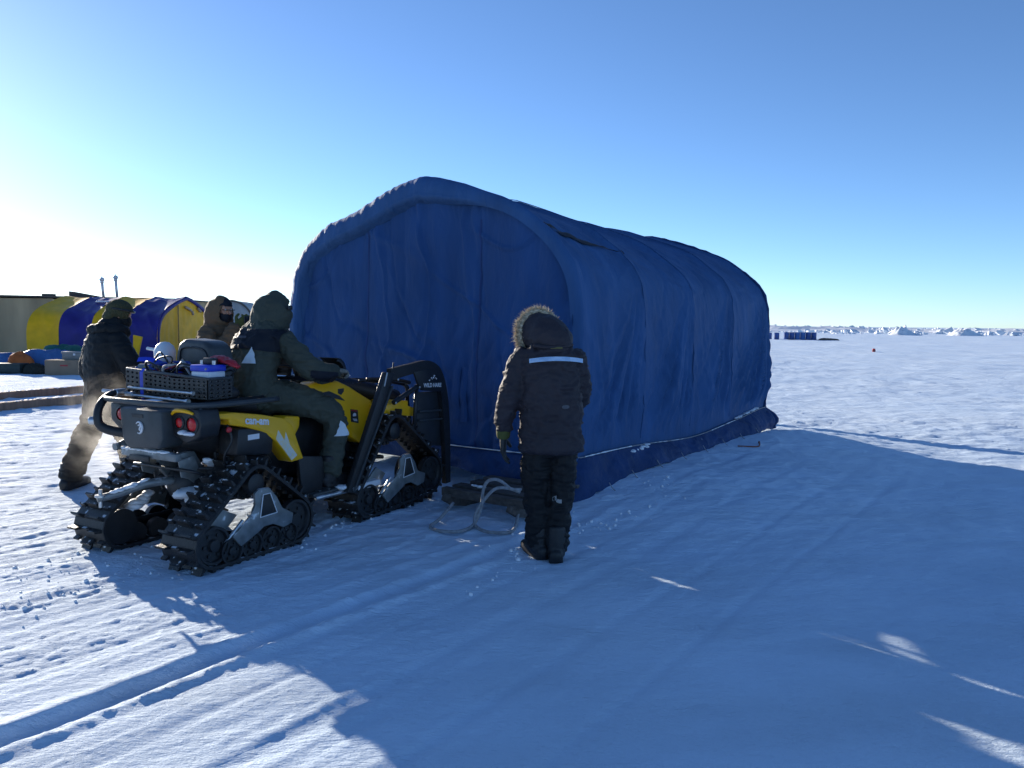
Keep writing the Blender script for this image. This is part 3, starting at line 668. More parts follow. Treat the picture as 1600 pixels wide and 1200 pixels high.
lamp(-.315, .935, .034); lamp(-.435, .93, .046); lamp(.30, .95, .042, -.27)
snow_lump('snow_patch', [(-.30, -.42+.02*k, .872) for k in range(4)], .022, atv, 13)
obj('side_reflector', MB().lathe((-.05, -.49, .875), (-.3, -1, 0), [(0, .019), (.012, .019), (.016, .012), (.016, 0)], 16), M_redp, atv, 60)
obj('side_box', MB().box((.20, -.38, .76), (.34, .2, .20), np.array(Matrix.Rotation(.1, 3, 'Y')), .04), M_pl, atv, 40)
obj('side_label', MB().box((.17, -.483, .80), (.10, .004, .036)), M_wht, atv)
# rack with tube ends, bumper
for y in (-.34, 0, .34): obj('rack_bar', MB().tube([A(-.30, y, 1.035), A(.0, y, 1.045), A(.40, y, 1.05)], .014, 10), M_pl, atv, 180)
obj('rack_rail', MB().tube([A(.42, -.46, 1.04), A(-.05, -.49, 1.045), A(-.26, -.45, 1.05), A(-.36, -.30, 1.055), A(-.39, 0, 1.06), A(-.36, .32, 1.06), A(-.25, .47, 1.055), A(.0, .5, 1.05), A(.42, .46, 1.04)], .019, 12, 6), M_plg, atv, 180)
bp = obj('grab_tube', MB().tube([A(-.12, .43, 1.085), A(-.27, .405, 1.085), A(-.37, .375, 1.03), A(-.41, .36, .95), A(-.40, .34, .875), A(-.33, .26, .835), A(-.25, .13, .83)], [.020, .022, .027, .028, .03, .033, .03], 12, 5), M_pl, atv, 180)
for p, q in (((-.15, .425, 1.087), (-.25, .410, 1.087)), ((-.40, .355, .915), (-.445, .405, .915))): obj('tube_sleeve', MB().cyl(p, q, .027, bev=.007), M_alu, bp, 40)
# chassis bits below the tail
obj('rear_plate', MB().box((-.30, -.03, .705), (.05, .56, .055), None, .012), M_stl, atv, 40)
snow_lump('snow_patch', [(-.325, .20-.04*k, .735) for k in range(11)], .016, atv, 14)
obj('tow_hitch', MB().tube([A(-.12, -.03, .50), A(-.30, .02, .50), A(-.42, .10, .455), A(-.56, .16, .43)], [.030, .028, .026, .024], 10, 4), M_stl, atv, 180)
obj('hitch_pin', MB().cyl((-.54, .155, .37), (-.54, .155, .49), .012).cyl((-.54, .155, .44), (-.54, .155, .455), .035), M_alu, atv, 40)
snow_lump('snow_patch', [(-.30-.03*k, .03+.012*k, .525-.01*k) for k in range(7)], .020, atv, 15)
obj('rear_gearbox', MB().ball((.0, -.02, .46), (.15, .13, .14)).cyl((.0, -.30, .47), (.0, .30, .47), .026), M_pl, atv, 40)
for s in (1, -1):
    obj('trailing_arm', MB().prism([(-.16, .70), (-.04, .70), (.10, .47), (.14, .34), (.02, .33), (-.02, .44), (-.12, .56)], 1, .12*s-.02, .12*s+.02, .006), M_stl, atv, 40)
    obj('shock_absorber', MB().tube([A(.06+.012*math.cos(a), .24*s+.03*math.cos(a), .5+.30*a/37.7+.0*a) for a in np.linspace(0, 37.7, 120)], .007, 6).cyl((.06, .24*s, .46), (.06, .22*s, .86), .014), M_pl, atv, 180)
    obj('wishbone', MB().tube([A(1.55, .16*s, .42), A(1.66, .42*s, .44), A(1.76, .16*s, .42)], .016, 8), M_pl, atv, 180)
    obj('front_shock', MB().tube([A(1.66+.03*math.cos(a), .30*s+.03*math.sin(a), .48+.34*a/37.7) for a in np.linspace(0, 37.7, 120)], .007, 6).cyl((1.66, .30*s, .44), (1.66, .28*s, .86), .014), M_pl, atv, 180)
snow_lump('snow_patch', [(-.06, -.06, .40), (-.02, -.1, .36), (-.08, -.12, .42), (.0, -.02, .38), (-.05, 0, .43)], .06, atv, 16)
obj('skid_plate', MB().box((.85, 0, .33), (1.5, .42, .03), None, .01), M_pl, atv, 40)
snow_lump('snow_patch', [(1.02+.045*k, -.52, .30) for k in range(6)]+[(1.16, -.49, .345), (1.22, -.47, .35)], .032, atv, 17)
sb = obj('step_plate', MB().box((1.23, -.55, .285), (.36, .10, .05), None, .012), M_wht, atv, 40)
# loose hoses and wires at the flank
for k, p in enumerate(([(-.02, -.44, .9), (.0, -.46, .8), (-.03, -.42, .68), (.06, -.36, .55)], [(.1, -.42, .66), (.2, -.46, .6), (.32, -.44, .64), (.4, -.4, .58)], [(.0, -.40, .62), (.12, -.38, .52), (.28, -.40, .56)])):
    obj('hose', MB().tube([A(*q) for q in p], .009, 7, 5), M_pl, atv, 180)
obj('tie_rod', MB().cyl((.02, -.45, .62), (.22, -.40, .55), .012), M_alu, atv, 40)
# handlebar
hb = obj('handlebar', MB().tube([A(1.12, -.40, 1.20), A(1.17, -.24, 1.22), A(1.21, -.08, 1.20), A(1.21, .08, 1.20), A(1.17, .24, 1.22), A(1.12, .40, 1.20)], .0125, 10, 5).tube([A(1.21, 0, 1.2), A(1.32, 0, 1.02)], .03, 10), M_pl, atv, 180)
for s in (1, -1):
    obj('grip', MB().cyl((1.14, -.30*s, 1.21), (1.112, -.43*s, 1.195), .019, bev=.004), M_rub, hb, 40)
    P = np.array([[A(1.12+.10*math.cos(a), (-.43+.24*b)*s, 1.20+.11*math.sin(a)) for b in (0, .12, .35, .6, .85, 1)] for a in np.linspace(-.6, 1.5, 12)])
    P[:, 0, 0] -= .05; P[:, 0, 2] -= .02
    o = obj('hand_guard', MB().grid(P), M_pl, hb, 180); so = o.modifiers.new('s', 'SOLIDIFY'); so.thickness = .008
obj('brake_lever', MB().tube([A(1.19, -.2, 1.23), A(1.21, -.30, 1.22), A(1.18, -.41, 1.205)], .007, 8, 3), M_alu, hb, 180)
obj('fuel_cap', MB().lathe((1.0, -.08, 1.11), (0, 0, 1), [(0, .05), (.03, .05), (.035, .04), (.035, 0)], 20), M_pl, atv, 40)
# passenger pad and grab handle behind the rider
obj('passenger_pad', MB().ell([A(.12, -.30, 1.09), A(.14, -.1, 1.13), A(.14, .1, 1.13), A(.12, .30, 1.09)], [.09, .10, .10, .09], [.05, .07, .07, .05], (1, 0, 0), 16, 4, .7), M_seat, atv, 180)
# front rack
for y in (-.3, -.1, .1, .3): obj('rack_bar', MB().tube([A(1.5, y, 1.10), A(1.8, y, 1.085), A(2.12, y, 1.03)], .012, 8, 3), M_pl, atv, 180)
obj('rack_rail', MB().tube([A(1.48, -.40, 1.12), A(1.8, -.42, 1.10), A(2.1, -.38, 1.05), A(2.16, 0, 1.04), A(2.1, .38, 1.05), A(1.8, .42, 1.10), A(1.48, .40, 1.12)], .015, 10, 5), M_pl, atv, 180)
obj('front_bumper', MB().tube([A(1.9, -.32, .55), A(2.2, -.30, .60), A(2.28, -.22, .85), A(2.26, -.2, 1.02), A(2.26, .2, 1.02), A(2.28, .22, .85), A(2.2, .30, .60), A(1.9, .32, .55)], .02, 10, 4), M_pl, atv, 180)
obj('headlight', MB().ball((2.06, -.22, .93), (.05, .09, .06)), M_plg, atv, 180); obj('headlight', MB().ball((2.06, .22, .93), (.05, .09, .06)), M_plg, atv, 180)
obj('side_reflector', side_poly([(1.44, .68), (1.49, .67), (1.455, .55), (1.36, .56)], -.54, -.515, .008), M_yel, atv, 40)
obj('side_reflector', side_poly([(1.67, .675), (1.725, .675), (1.715, .59), (1.66, .6)], -.53, -.51, .006), M_org, atv, 40)
# tall black guard frame on the right front corner
gy0 = -.60
gd = obj('guard_frame', side_poly([(1.485, 1.185), (1.60, 1.175), (1.115, .24), (1.005, .27)], gy0, gy0+.05, .006), M_pl, atv, 40)
obj('lit_edge', side_poly([(1.45, 1.07), (1.487, 1.182), (1.502, 1.182), (1.465, 1.07)], gy0-.006, gy0+.045, .002), M_alu, gd, 40)  # bright metal strip standing in for light along the bar's edge
obj('edge_rib', side_poly([(1.55, 1.07), (1.567, 1.066), (1.075, .26), (1.06, .265)], gy0-.014, gy0+.01, .003), M_plg, gd, 40)
loop = [A(1.56, gy0+.03, 1.16), A(1.85, gy0+.03, 1.195), A(2.08, gy0+.03, 1.20), A(2.24, gy0+.03, 1.13), A(2.34, gy0+.03, .98), A(2.385, gy0+.03, .75), A(2.41, gy0+.03, .45), A(2.42, gy0+.03, .10)]
lp, lr = catmull(loop, np.array([.05, .045, .06, .07, .05, .05, .045, .04]), 6)
R = []
for i in range(len(lp)):
    t_ = nrm(lp[min(i+1, len(lp)-1)]-lp[max(i-1, 0)]); u = np.cross(t_, A(0, 1, 0)); R.append([lp[i]+u*lr[i]*a+A(0, b, 0) for a, b in ((-1, -.022), (1, -.022), (1, .022), (-1, .022))])
obj('guard_hoop', MB().rings(R), M_pl, gd, 40)
obj('corner_plate', side_poly([(1.87, 1.17), (2.10, 1.19), (2.24, 1.12), (2.31, 1.0), (2.26, .97), (1.99, 1.0), (1.93, 1.06)], gy0+.0, gy0+.02, .004), M_pl, gd, 40)
for k, (z, x0) in enumerate(((.80, 1.99), (.72, 1.98))): obj('rung', MB().cyl((x0, gy0+.03, z+.01), (2.37, gy0+.03, z-.01), .010), M_plg, gd, 40)
obj('mud_flap', side_poly([(1.97, .98), (2.30, .97), (2.37, .70), (2.39, .45), (2.05, .50), (1.98, .72)], gy0+.055, gy0+.065, .002), mat('smoked_flap', (.02, .024, .03), .5, .3, 8), gd, 40)
obj('inner_post', MB().tube([A(1.95, gy0+.03, 1.05), A(1.93, gy0+.03, .85), A(1.90, gy0+.03, .62)], .018, 8), M_pl, gd, 180)
obj('guard_strut', MB().cyl((1.98, gy0+.03, 1.04), (1.62, gy0+.03, .92), .022), M_pl, gd, 40)
for p in ((1.64, 1.115), (1.95, 1.03), (1.85, .95), (1.61, .92)): obj('bolt', MB().lathe((p[0], gy0-.001, p[1]), (0, -1, 0), [(0, .011), (.006, .011), (.008, .006), (.008, 0)], 6), M_alu, gd)
t = text_mesh('WILD HARE', .052, .001, 0, 1.0, .001); place_mesh(t, (2.145, gy0-.004, 1.035), (1, 0, -.05), (0.05, 0, 1)); obj('lettering', t, M_wht, gd)
mk = MB()
for tri in (([2.16, 1.125], [2.185, 1.125], [2.175, 1.11]), ([2.12, 1.105], [2.135, 1.11], [2.145, 1.085]), ([2.19, 1.105], [2.205, 1.085], [2.215, 1.09]), ([2.085, 1.085], [2.11, 1.09], [2.10, 1.075]), ([2.15, 1.10], [2.165, 1.115], [2.17, 1.095])):
    mk.prism(tri, 1, gy0-.004, gy0+.001)
obj('mark', mk, M_wht, gd)
obj('aerial', MB().cyl((1.60, gy0+.03, 1.17), (1.62, gy0+.03, 1.26), .008, .004), M_pl, gd)

# tracks --------------------------------------------------------------
def hull2(P):
    P = sorted(map(tuple, P)); cr = lambda o, a, b: (a[0]-o[0])*(b[1]-o[1])-(a[1]-o[1])*(b[0]-o[0])
    lo, up = [], []
    for p in P:
        while len(lo) > 1 and cr(lo[-2], lo[-1], p) <= 0: lo.pop()
        lo.append(p)
    for p in reversed(P):
        while len(up) > 1 and cr(up[-2], up[-1], p) <= 0: up.pop()
        up.append(p)
    return np.array(lo[:-1]+up[:-1])
def make_track(name, cx, yc, circles, wd, sgn, kind):
    """sgn -1 = right side (outside face at -y). circles: (x,z,r) wheels wrapped by the belt"""
    e = empty(name, (cx, yc, 0)); e.parent = atv
    pts = [(x+r*math.cos(a), z+r*math.sin(a)) for x, z, r in circles for a in np.linspace(0, 2*math.pi, 40, endpoint=False)]
    H = hull2(pts); H = np.r_[H, H[:1]]; l = np.r_[0, np.cumsum(np.hypot(*np.diff(H, axis=0).T))]
    n = int(l[-1]/.0225); n -= n % 3; s = np.linspace(0, l[-1], n, endpoint=False)
    P = np.stack([np.interp(s, l, H[:, 0]), np.interp(s, l, H[:, 1])], 1)
    for _ in range(2): P = .25*np.roll(P, 1, 0)+.5*P+.25*np.roll(P, -1, 0)
    T = np.roll(P, -1, 0)-np.roll(P, 1, 0); T /= np.linalg.norm(T, axis=1, keepdims=True); N = np.stack([T[:, 1], -T[:, 0]], 1)
    mb = MB(); h = wd/2
    ribt = .004*(np.arange(n) % 3 == 0)
    R = [[A(P[i][0]+N[i][0]*o, y, P[i][1]+N[i][1]*o) for y, o in ((-h, -.004), (-h, .016+ribt[i]), (-h*.97, .020+ribt[i]), (h*.97, .020+ribt[i]), (h, .016+ribt[i]), (h, -.004))] for i in range(n)]
    mb.rings(R, loop=True)
    def lug(i, y, w_, ht, ln):
        t_, n_ = A(T[i][0], 0, T[i][1]), A(N[i][0], 0, N[i][1]); c = A(P[i][0], y, P[i][1])+n_*.018
        b = [c+t_*a+A(0, q, 0) for a, q in ((-ln, -w_), (ln, -w_), (ln, w_), (-ln, w_))]; tp_ = [c+n_*ht+t_*a*.55+A(0, q*.92, 0) for a, q in ((-ln, -w_), (ln, -w_), (ln, w_), (-ln, w_))]
        mb.rings([b, tp_])
    for k, i in enumerate(range(0, n, 3)):
        if k % 2 == 0:
            lug(i, -h*.64, h*.30, .056, .012); lug(i, h*.64, h*.30, .056, .012); lug(i, 0, h*.26, .024, .012)
        else:
            lug(i, 0, h*.34, .056, .012); lug(i, -h*.80, h*.17, .034, .011); lug(i, h*.80, h*.17, .034, .011)
    for i in range(0, n, 3):                                   # drive teeth inside
        c = A(P[i][0]-N[i][0]*.016, 0, P[i][1]-N[i][1]*.016)
        for y in (-h*.45, h*.45): mb.box(c+A(0, y, 0), (.016, .03, .022))
    obj('belt', mb, M_rub, e, 35)
    so = sgn*h                                                # outer face
    def wheel(nm, x, z, r, y, w_):
        mbw = MB().lathe((x, y-w_*sgn*.5, z), (0, sgn, 0), [(0, r*.3), (0, r), (w_, r), (w_, r*.86), (w_*.6, r*.80), (w_*.6, r*.35), (w_*1.05, r*.30), (w_*1.1, 0)], 28)
        for a in np.linspace(0, 2*math.pi, 6, endpoint=False): mbw.box((x+r*.58*math.cos(a), y+w_*sgn*.12, z+r*.58*math.sin(a)), (r*.16, w_*.4, r*.16))
        obj(nm, mbw, M_pl, e, 40)
    for x, z, r in circles[:2]: wheel('idler_wheel', x, z, r-.012, so*.80, .05); wheel('idler_wheel', x, z, r-.012, -so*.72, .05)
    for x in kind['bogies']:
        wheel('bogie_wheel', x, .10+kind.get('rise', 0)*max(0, x-.25), .088, so*.86, .045); wheel('bogie_wheel', x, .085+kind.get('rise', 0)*max(0, x-.25), .075, -so*.6, .045)
    x, z, r = circles[2]
    sp = MB().lathe((x, -.03, z), (0, 1, 0), [(0, 0), (0, r*.9), (.06, r*.9), (.06, 0)], 36)
    for a in np.linspace(0, 2*math.pi, 14, endpoint=False): sp.box((x+r*.9*math.cos(a), 0, z+r*.9*math.sin(a)), (.03, .09, .03), np.array(Matrix.Rotation(-a, 3, 'Y')), .005)
    obj('drive_sprocket', sp, M_pl, e, 40)
    plate = MB().prism([((x_-.08)*.86+.08, z_*.97) for x_, z_ in kind['plate']], 1, so*.98-.012, so*.98+.012, .006)
    pl_ = obj('frame_plate', plate, M_stl, e, 40)
    tr = [((x_-.08)*.80+.08, z_*.97) for x_, z_ in kind['tri']]
    obj('plate_inset', MB().prism(tr, 1, so*.98-.017 if sgn < 0 else so*.98+.0, so*.98 if sgn < 0 else so*.98+.017, .002), M_pl, e, 40)
    mbo = MB(); yo = so*.98+sgn*.018; tc = list(tr)+[tr[0]]
    for a, b in zip(tc[:-1], tc[1:]): mbo.cyl((a[0], yo, a[1]), (b[0], yo, b[1]), .0035, seg=6)
    obj('inset_outline', mbo, M_wht, e)
    obj('guide_plate', MB().prism(kind['guide'], 1, so*.55-.008, so*.55+.008, .003), M_stl, e, 40)
    obj('side_rail', MB().box((.5*(circles[0][0]+circles[1][0]), so*.3, .13), (circles[1][0]-circles[0][0], .03, .05), None, .008), M_pl, e, 40)
    obj('tension_rod', MB().cyl((kind['guide'][3][0]-.01, so*.9, kind['guide'][3][1]-.03), (kind['guide'][2][0], so*.9, kind['guide'][2][1]-.03), .011), M_alu, e, 40)
    obj('hub', MB().lathe((x, so*.5, z), (0, sgn, 0), [(0, .0), (0, .075), (h*.35, .07), (h*.42, .05), (h*.42, 0)], 24), M_pl, e, 40)
    return e
KR = dict(bogies=(-.20, -.03, .14, .30), plate=[(-.03, .46), (.02, .485), (.12, .48), (.20, .40), (.26, .31), (.38, .25), (.36, .18), (.27, .165), (.16, .21), (.06, .21), (.0, .18), (-.17, .12), (-.25, .20), (-.06, .315), (-.02, .38)],
          tri=[(.045, .44), (.125, .44), (.20, .29), (.01, .285)], guide=[(-.40, .26), (-.22, .37), (-.10, .31), (-.24, .19)])
CR = [(-.335, .165, .135), (.375, .185, .155), (.03, .50, .115)]
KF = dict(bogies=(-.26, -.07, .12, .31), rise=.25, plate=[(-.02, .46), (.04, .485), (.14, .48), (.22, .40), (.27, .31), (.40, .27), (.38, .19), (.27, .17), (.16, .22), (.06, .22), (.0, .19), (-.22, .10), (-.30, .18), (-.08, .315), (-.02, .38)],
          tri=[(.05, .45), (.135, .45), (.21, .30), (.01, .285)], guide=[(-.42, .26), (-.24, .40), (-.12, .33), (-.26, .19)])
CF = [(-.40, .165, .135), (.46, .24, .165), (-.04, .68, .125)]
for s in (-1, 1):
    e = make_track('track_unit', .05, .46*s, CR, .33, s, KR)
    if s < 0: snow_lump('snow_patch', [(-.27+.03*k, -.07, .33+.004*k) for k in range(3)], .018, e, 21)
    else: snow_lump('snow_patch', [(-.25+.04*k, -.10, .26+.022*k) for k in range(5)], .04, e, 22)
    make_track('track_unit', 1.66, .45*s, CF, .32, s, KF)
# tubes, shafts and brackets of the rear suspension
for s in (1, -1):
    obj('drive_shaft', MB().cyl((.02, .12*s, .47), (.03, .36*s, .50), .022).cyl((.02, .13*s, .47), (.022, .19*s, .478), .038).cyl((.028, .29*s, .492), (.03, .35*s, .50), .038), M_pl, atv, 40)
    obj('suspension_link', MB().tube([A(-.16, .10*s, .60), A(-.02, .24*s, .585), A(.05, .36*s, .58)], .014, 8, 4), M_pl, atv, 180)
    obj('suspension_link', MB().tube([A(-.14, .09*s, .40), A(.0, .24*s, .385), A(.06, .35*s, .40)], .014, 8, 4), M_pl, atv, 180)
    obj('brake_disc', MB().lathe((.03, .27*s, .50), (0, s, 0), [(0, .04), (0, .085), (.006, .085), (.006, .04)], 28), M_alu, atv, 40)
    obj('bracket', MB().prism([(-.22, .66), (-.10, .68), (-.06, .60), (-.12, .52), (-.20, .55)], 1, .20*s-.006, .20*s+.006, .003), M_stl, atv, 40)
obj('stabiliser_bar', MB().tube([A(-.10, -.30, .56), A(-.20, -.28, .60), A(-.22, 0, .605), A(-.20, .28, .60), A(-.10, .30, .56)], .011, 8, 5), M_pl, atv, 180)
obj('exhaust_pipe', MB().tube([A(.2, .22, .78), A(-.05, .27, .76), A(-.22, .28, .74), A(-.30, .29, .735)], [.05, .055, .05, .03], 14, 4).cyl((-.30, .29, .735), (-.34, .29, .732), .026), M_stl, atv, 40)
obj('number_plate_bracket', MB().box((-.34, .03, .68), (.012, .20, .035), None, .004), M_pl, atv, 40)
snow_lump('snow_patch', [(-.05+.018*k, -.27+.012*k, .66-.012*k) for k in range(8)], .022, atv, 61)
snow_lump('snow_patch', [(.02+.016*k, -.36, .60+.004*k) for k in range(6)], .018, atv, 62)

# ------------------------------------------------------------------ load on the rear rack
RT = Matrix.Translation(AO) @ Matrix.Rotation(math.pi/2-HD, 4, 'Z')
def at(x, y, z): return RT @ Vector((x, y, z))
def onrack(name, label, cat, x, y, z, rz=0., group=None): return empty(name, at(x, y, z), math.pi/2-HD+rz, label, cat, group)
bk = onrack('perforated_basket', 'black perforated plastic basket strapped on the rear rack of the quad bike', 'basket', .0, .065, 1.062)
def perf_wall(w_, h_, nx_, nz_, hr=.5):
    """wall in x,z with rows of oval holes; returns list of (verts, faces) with real thickness"""
    mb = MB(); cw, ch = w_/nx_, h_/nz_; K = 12
    for j in range(nz_):
        off = .5*cw*(j % 2)
        for i in range(nx_):
            cx, cz = (i+.5)*cw-w_/2, (j+.5)*ch
            sq, ov = [], []
            for a in np.linspace(0, 2*math.pi, K, endpoint=False)+math.pi/4:
                c, s_ = math.cos(a), math.sin(a); m = max(abs(c), abs(s_)); sq.append((cx+c/m*cw/2, cz+s_/m*ch/2)); ov.append((cx+c*cw*.5*hr, cz+s_*ch*.5*hr))
            t_ = .006
            mb.rings([[A(p[0], -t_, p[1]) for p in sq], [A(p[0], -t_, p[1]) for p in ov], [A(p[0], t_, p[1]) for p in ov], [A(p[0], t_, p[1]) for p in sq]], cap=False)
    return mb
BW, BD = .84, .20
for (px, py, rz, w_) in ((-BD/2, 0, -math.pi/2, BW), (BD/2, 0, math.pi/2, BW), (0, -BW/2, 0, BD), (0, BW/2, math.pi, BD)):
    Rw = np.array(Matrix.Rotation(rz, 3, 'Z')); mb = perf_wall(w_, .135, int(w_/.047), 5); v, f = mb.data()
    v = v@Rw.T+A(px, py, .012); v[:, 2] *= (1+.25*np.clip(v[:, 1]/(BW/2), -.2, 1))
    obj('wall', MB().add(v, f), M_pl, bk)
cn = [A(-BD/2, -BW/2, .145), A(-BD/2, BW/2, .184), A(BD/2, BW/2, .184), A(BD/2, -BW/2, .145)]
obj('rim', MB().tube([c*(1-f_)+d_*f_ for c, d_ in zip(cn, cn[1:]+cn[:1]) for f_ in (0.02, .5, .98)], .011, 8, closed=True), M_plg, bk, 40)
obj('floor_panel', MB().box((0, 0, .008), (BD-.03, BW-.03, .01)), M_pl, bk)
def cable(p0, m, z=0):
    pass
tag(obj('cargo_strap', MB().grid([[Vector(q)+Vector((0, o, 0)) for o in (-.017, .017)] for q in ((-.15, .27, -.06), (-.165, .27, .0), (-.168, .27, .07), (-.168, .27, .17), (-.15, .26, .195), (-.08, .24, .185), (.02, .2, .17))]), M_blue_p, None, None, at(.03, 0, 1.062)), 'flat bright blue strap pulled over the rim of the black basket', 'strap').rotation_euler = (0, 0, math.pi/2-HD)
bat = onrack('battery', 'blue topped white battery box standing at the basket corner', 'battery', .0, -.245, 1.075, .05)
obj('case', MB().box((0, 0, .092), (.15, .165, .175), None, .012), M_whp, bat, 40)
obj('lid', MB().box((0, 0, .200), (.16, .175, .045), None, .010), M_blue_p, bat, 40)
for y in (-.055, .055): obj('terminal', MB().cyl((0, y, .215), (0, y, .250), .014), M_alu, bat, 40)
obj('terminal_cover', MB().box((.02, .0, .245), (.06, .09, .045), None, .01), M_pl, bat, 40)
cs = onrack('carry_case', 'large rounded black plastic case standing upright in the rear basket', 'case', .26, .10, 1.07)
obj('shell', MB().prism([(-.20, .0), (-.21, .22), (-.18, .34), (-.11, .38), (.10, .395), (.17, .36), (.20, .26), (.19, .0)], 0, -.10, .10, .035, 4), M_plg, cs, 60)
obj('groove', MB().tube([A(-.103, -.15, .06), A(-.103, -.155, .24), A(-.103, -.10, .32), A(-.103, .08, .33), A(-.103, .14, .28), A(-.103, .14, .06)], .007, 6, 4), M_pl, cs, 180)
obj('latch', MB().box((-.11, .12, .10), (.02, .07, .11), None, .008), M_pl, cs, 40)
obj('edge_strip', MB().tube([A(-.06, .202, .02), A(-.06, .205, .22), A(-.06, .17, .34)], .012, 8, 3), mat('red_orange_strip', (.55, .09, .03), .5), cs, 180)
jug = onrack('jug', 'small pale blue white plastic jug beside the black carry case', 'jug', .20, .46, 1.265)
obj('body', MB().lathe((0, 0, 0), (0, 0, 1), [(0, .06), (.02, .075), (.10, .078), (.14, .06), (.165, .03), (.17, .0)], 24), M_whp, jug, 60)
obj('spout', MB().cyl((0, .05, .10), (0, .20, .115), .012), M_whp, jug, 40)
tag(obj('red_cloth', wrinkle(fuse(MB().ell([A(0, .10, .0), A(.0, .02, .03), A(0, -.10, .015), A(.01, -.17, -.02)], [.03, .05, .05, .03], [.012, .025, .022, .012], (1, 0, 0)), .008), .008, 25), M_redp, None, 180, at(.10, -.24, 1.30)), 'crumpled bright red cloth lying behind the battery', 'cloth').rotation_euler = (0, 0, math.pi/2-HD)
rgc = np.random.default_rng(5)
CC = [(M_pl, 'thick black cable', 9), (mat('dark_red_cable', (.16, .012, .02), .4), 'dark red cable', 4), (mat('blue_cable', (.02, .06, .32), .4), 'blue cable', 3), (mat('pale_grey_cable', (.30, .31, .32), .5), 'thin pale grey cable', 2)]
for m_, lab, n_ in CC:
    for k in range(n_):
        x, y = rgc.uniform(-.08, .10), rgc.uniform(-.22, .34); pts = [A(x, y, .02)]
        for j in range(6): pts.append(A(np.clip(x+rgc.normal()*.08, -.11, .2), np.clip(y+rgc.normal()*.16, -.32, .44), .05+.17*rgc.random()+.02*j*(j < 3)))
        tag(obj('cable', MB().tube(pts, rgc.uniform(.005, .010), 7, 6), m_, None, 180, at(.03, 0, 1.072)), lab+' coiled among the gear in the rear basket', 'cable', 'cables heaped in the basket').rotation_euler = (0, 0, math.pi/2-HD)
tag(obj('cable_loop', MB().tube([A(-.02+.02*math.sin(2*a), .30+.085*math.cos(a), .20+.075*math.sin(a)) for a in np.linspace(0, 2*math.pi, 20, endpoint=False)], .007, 8, closed=True), M_pl, None, 180, at(.06, 0, 1.09)), 'round black cable loop standing up by the blue strap', 'cable').rotation_euler = (0, 0, math.pi/2-HD)
for k, (p, q, r, lab) in enumerate((((-.18, .40, .06), (-.18, -.28, .05), .009, 'upper steel rod lashed flat across the back of the basket'), ((-.19, .46, .01), (-.19, -.24, -.005), .011, 'lower steel rod tied under the back of the basket'), ((-.24, .60, .03), (-.19, .33, .015), .013, 'short bright steel tube poking out left of the basket'))):
    o = tag(obj('steel_rod', MB().cyl(p, q, r, bev=.003).cyl(tuple(A(*q)+A(0, .02, 0)), tuple(A(*q)+A(0, -.0, 0)), r*1.6), M_alu, None, 40, at(.03, 0, 1.062)), lab, 'rod', 'steel rods lashed to the basket'); o.rotation_euler = (0, 0, math.pi/2-HD)
ax = [A(0, 0, 0)+.0]
st = onrack('tool_tray', 'dull blue grey tray of tools with blue webbing sticking up left of the carry case', 'tool tray', .12, .36, 1.20, .3)
obj('tray', MB().box((0, 0, .03), (.22, .30, .05), np.array(Matrix.Rotation(.25, 3, 'Y')), .012), mat('tool_tray_grey', (.16, .19, .22), .5), st, 40)
obj('webbing', MB().grid([[A(-.12+.02*o, y, .03+.07*math.sin(y*7+1)+.03*o) for o in (0, 1)] for y in np.linspace(-.28, .14, 14)]), M_blue_p, st, 180)
obj('tool_handle', MB().cyl((-.05, .26, .04), (.04, -.08, .08), .012), M_wood, st, 40)
obj('tag_piece', MB().box((-.10, .06, .06), (.04, .05, .006)), mat('yellow_tag', (.6, .5, .05), .6), st)

# ------------------------------------------------------------------ people
M_skin = mat('skin', (.42, .22, .15), .5, .12, 14, .1, 90)
M_boot = mat('black_boot', (.012, .012, .013), .5, .3, 20, .3, 90)
M_glv = mat('black_glove_leather', (.02, .021, .02), .55, .3, 30, .3, 120)
M_olv = cloth('olive_cuff', (.09, .10, .03), 800, .8)
M_eye = mat('eye_white', (.7, .7, .7), .3, .02); M_pup = mat('eye_dark', (.01, .01, .012), .2)
class Fig:
    """figure frame: f forward, r to its right, z up, from its base"""
    def __init__(s, base, fwd):
        s.b = A(*base); s.F = nrm(A(fwd[0], fwd[1], 0)); s.R = np.cross(s.F, A(0, 0, 1)); s.Z = A(0, 0, 1)
    def p(s, f, r, z): return s.F*f+s.R*r+s.Z*z
    def d(s, f, r, z): return nrm(s.p(f, r, z))
    def P(s, L): return [s.p(*q) for q in L]
def basis(dr, up=(0, 0, 1)):
    d = nrm(dr); sd_ = nrm(np.cross(d, A(*up))); u = np.cross(sd_, d); return d, sd_, u
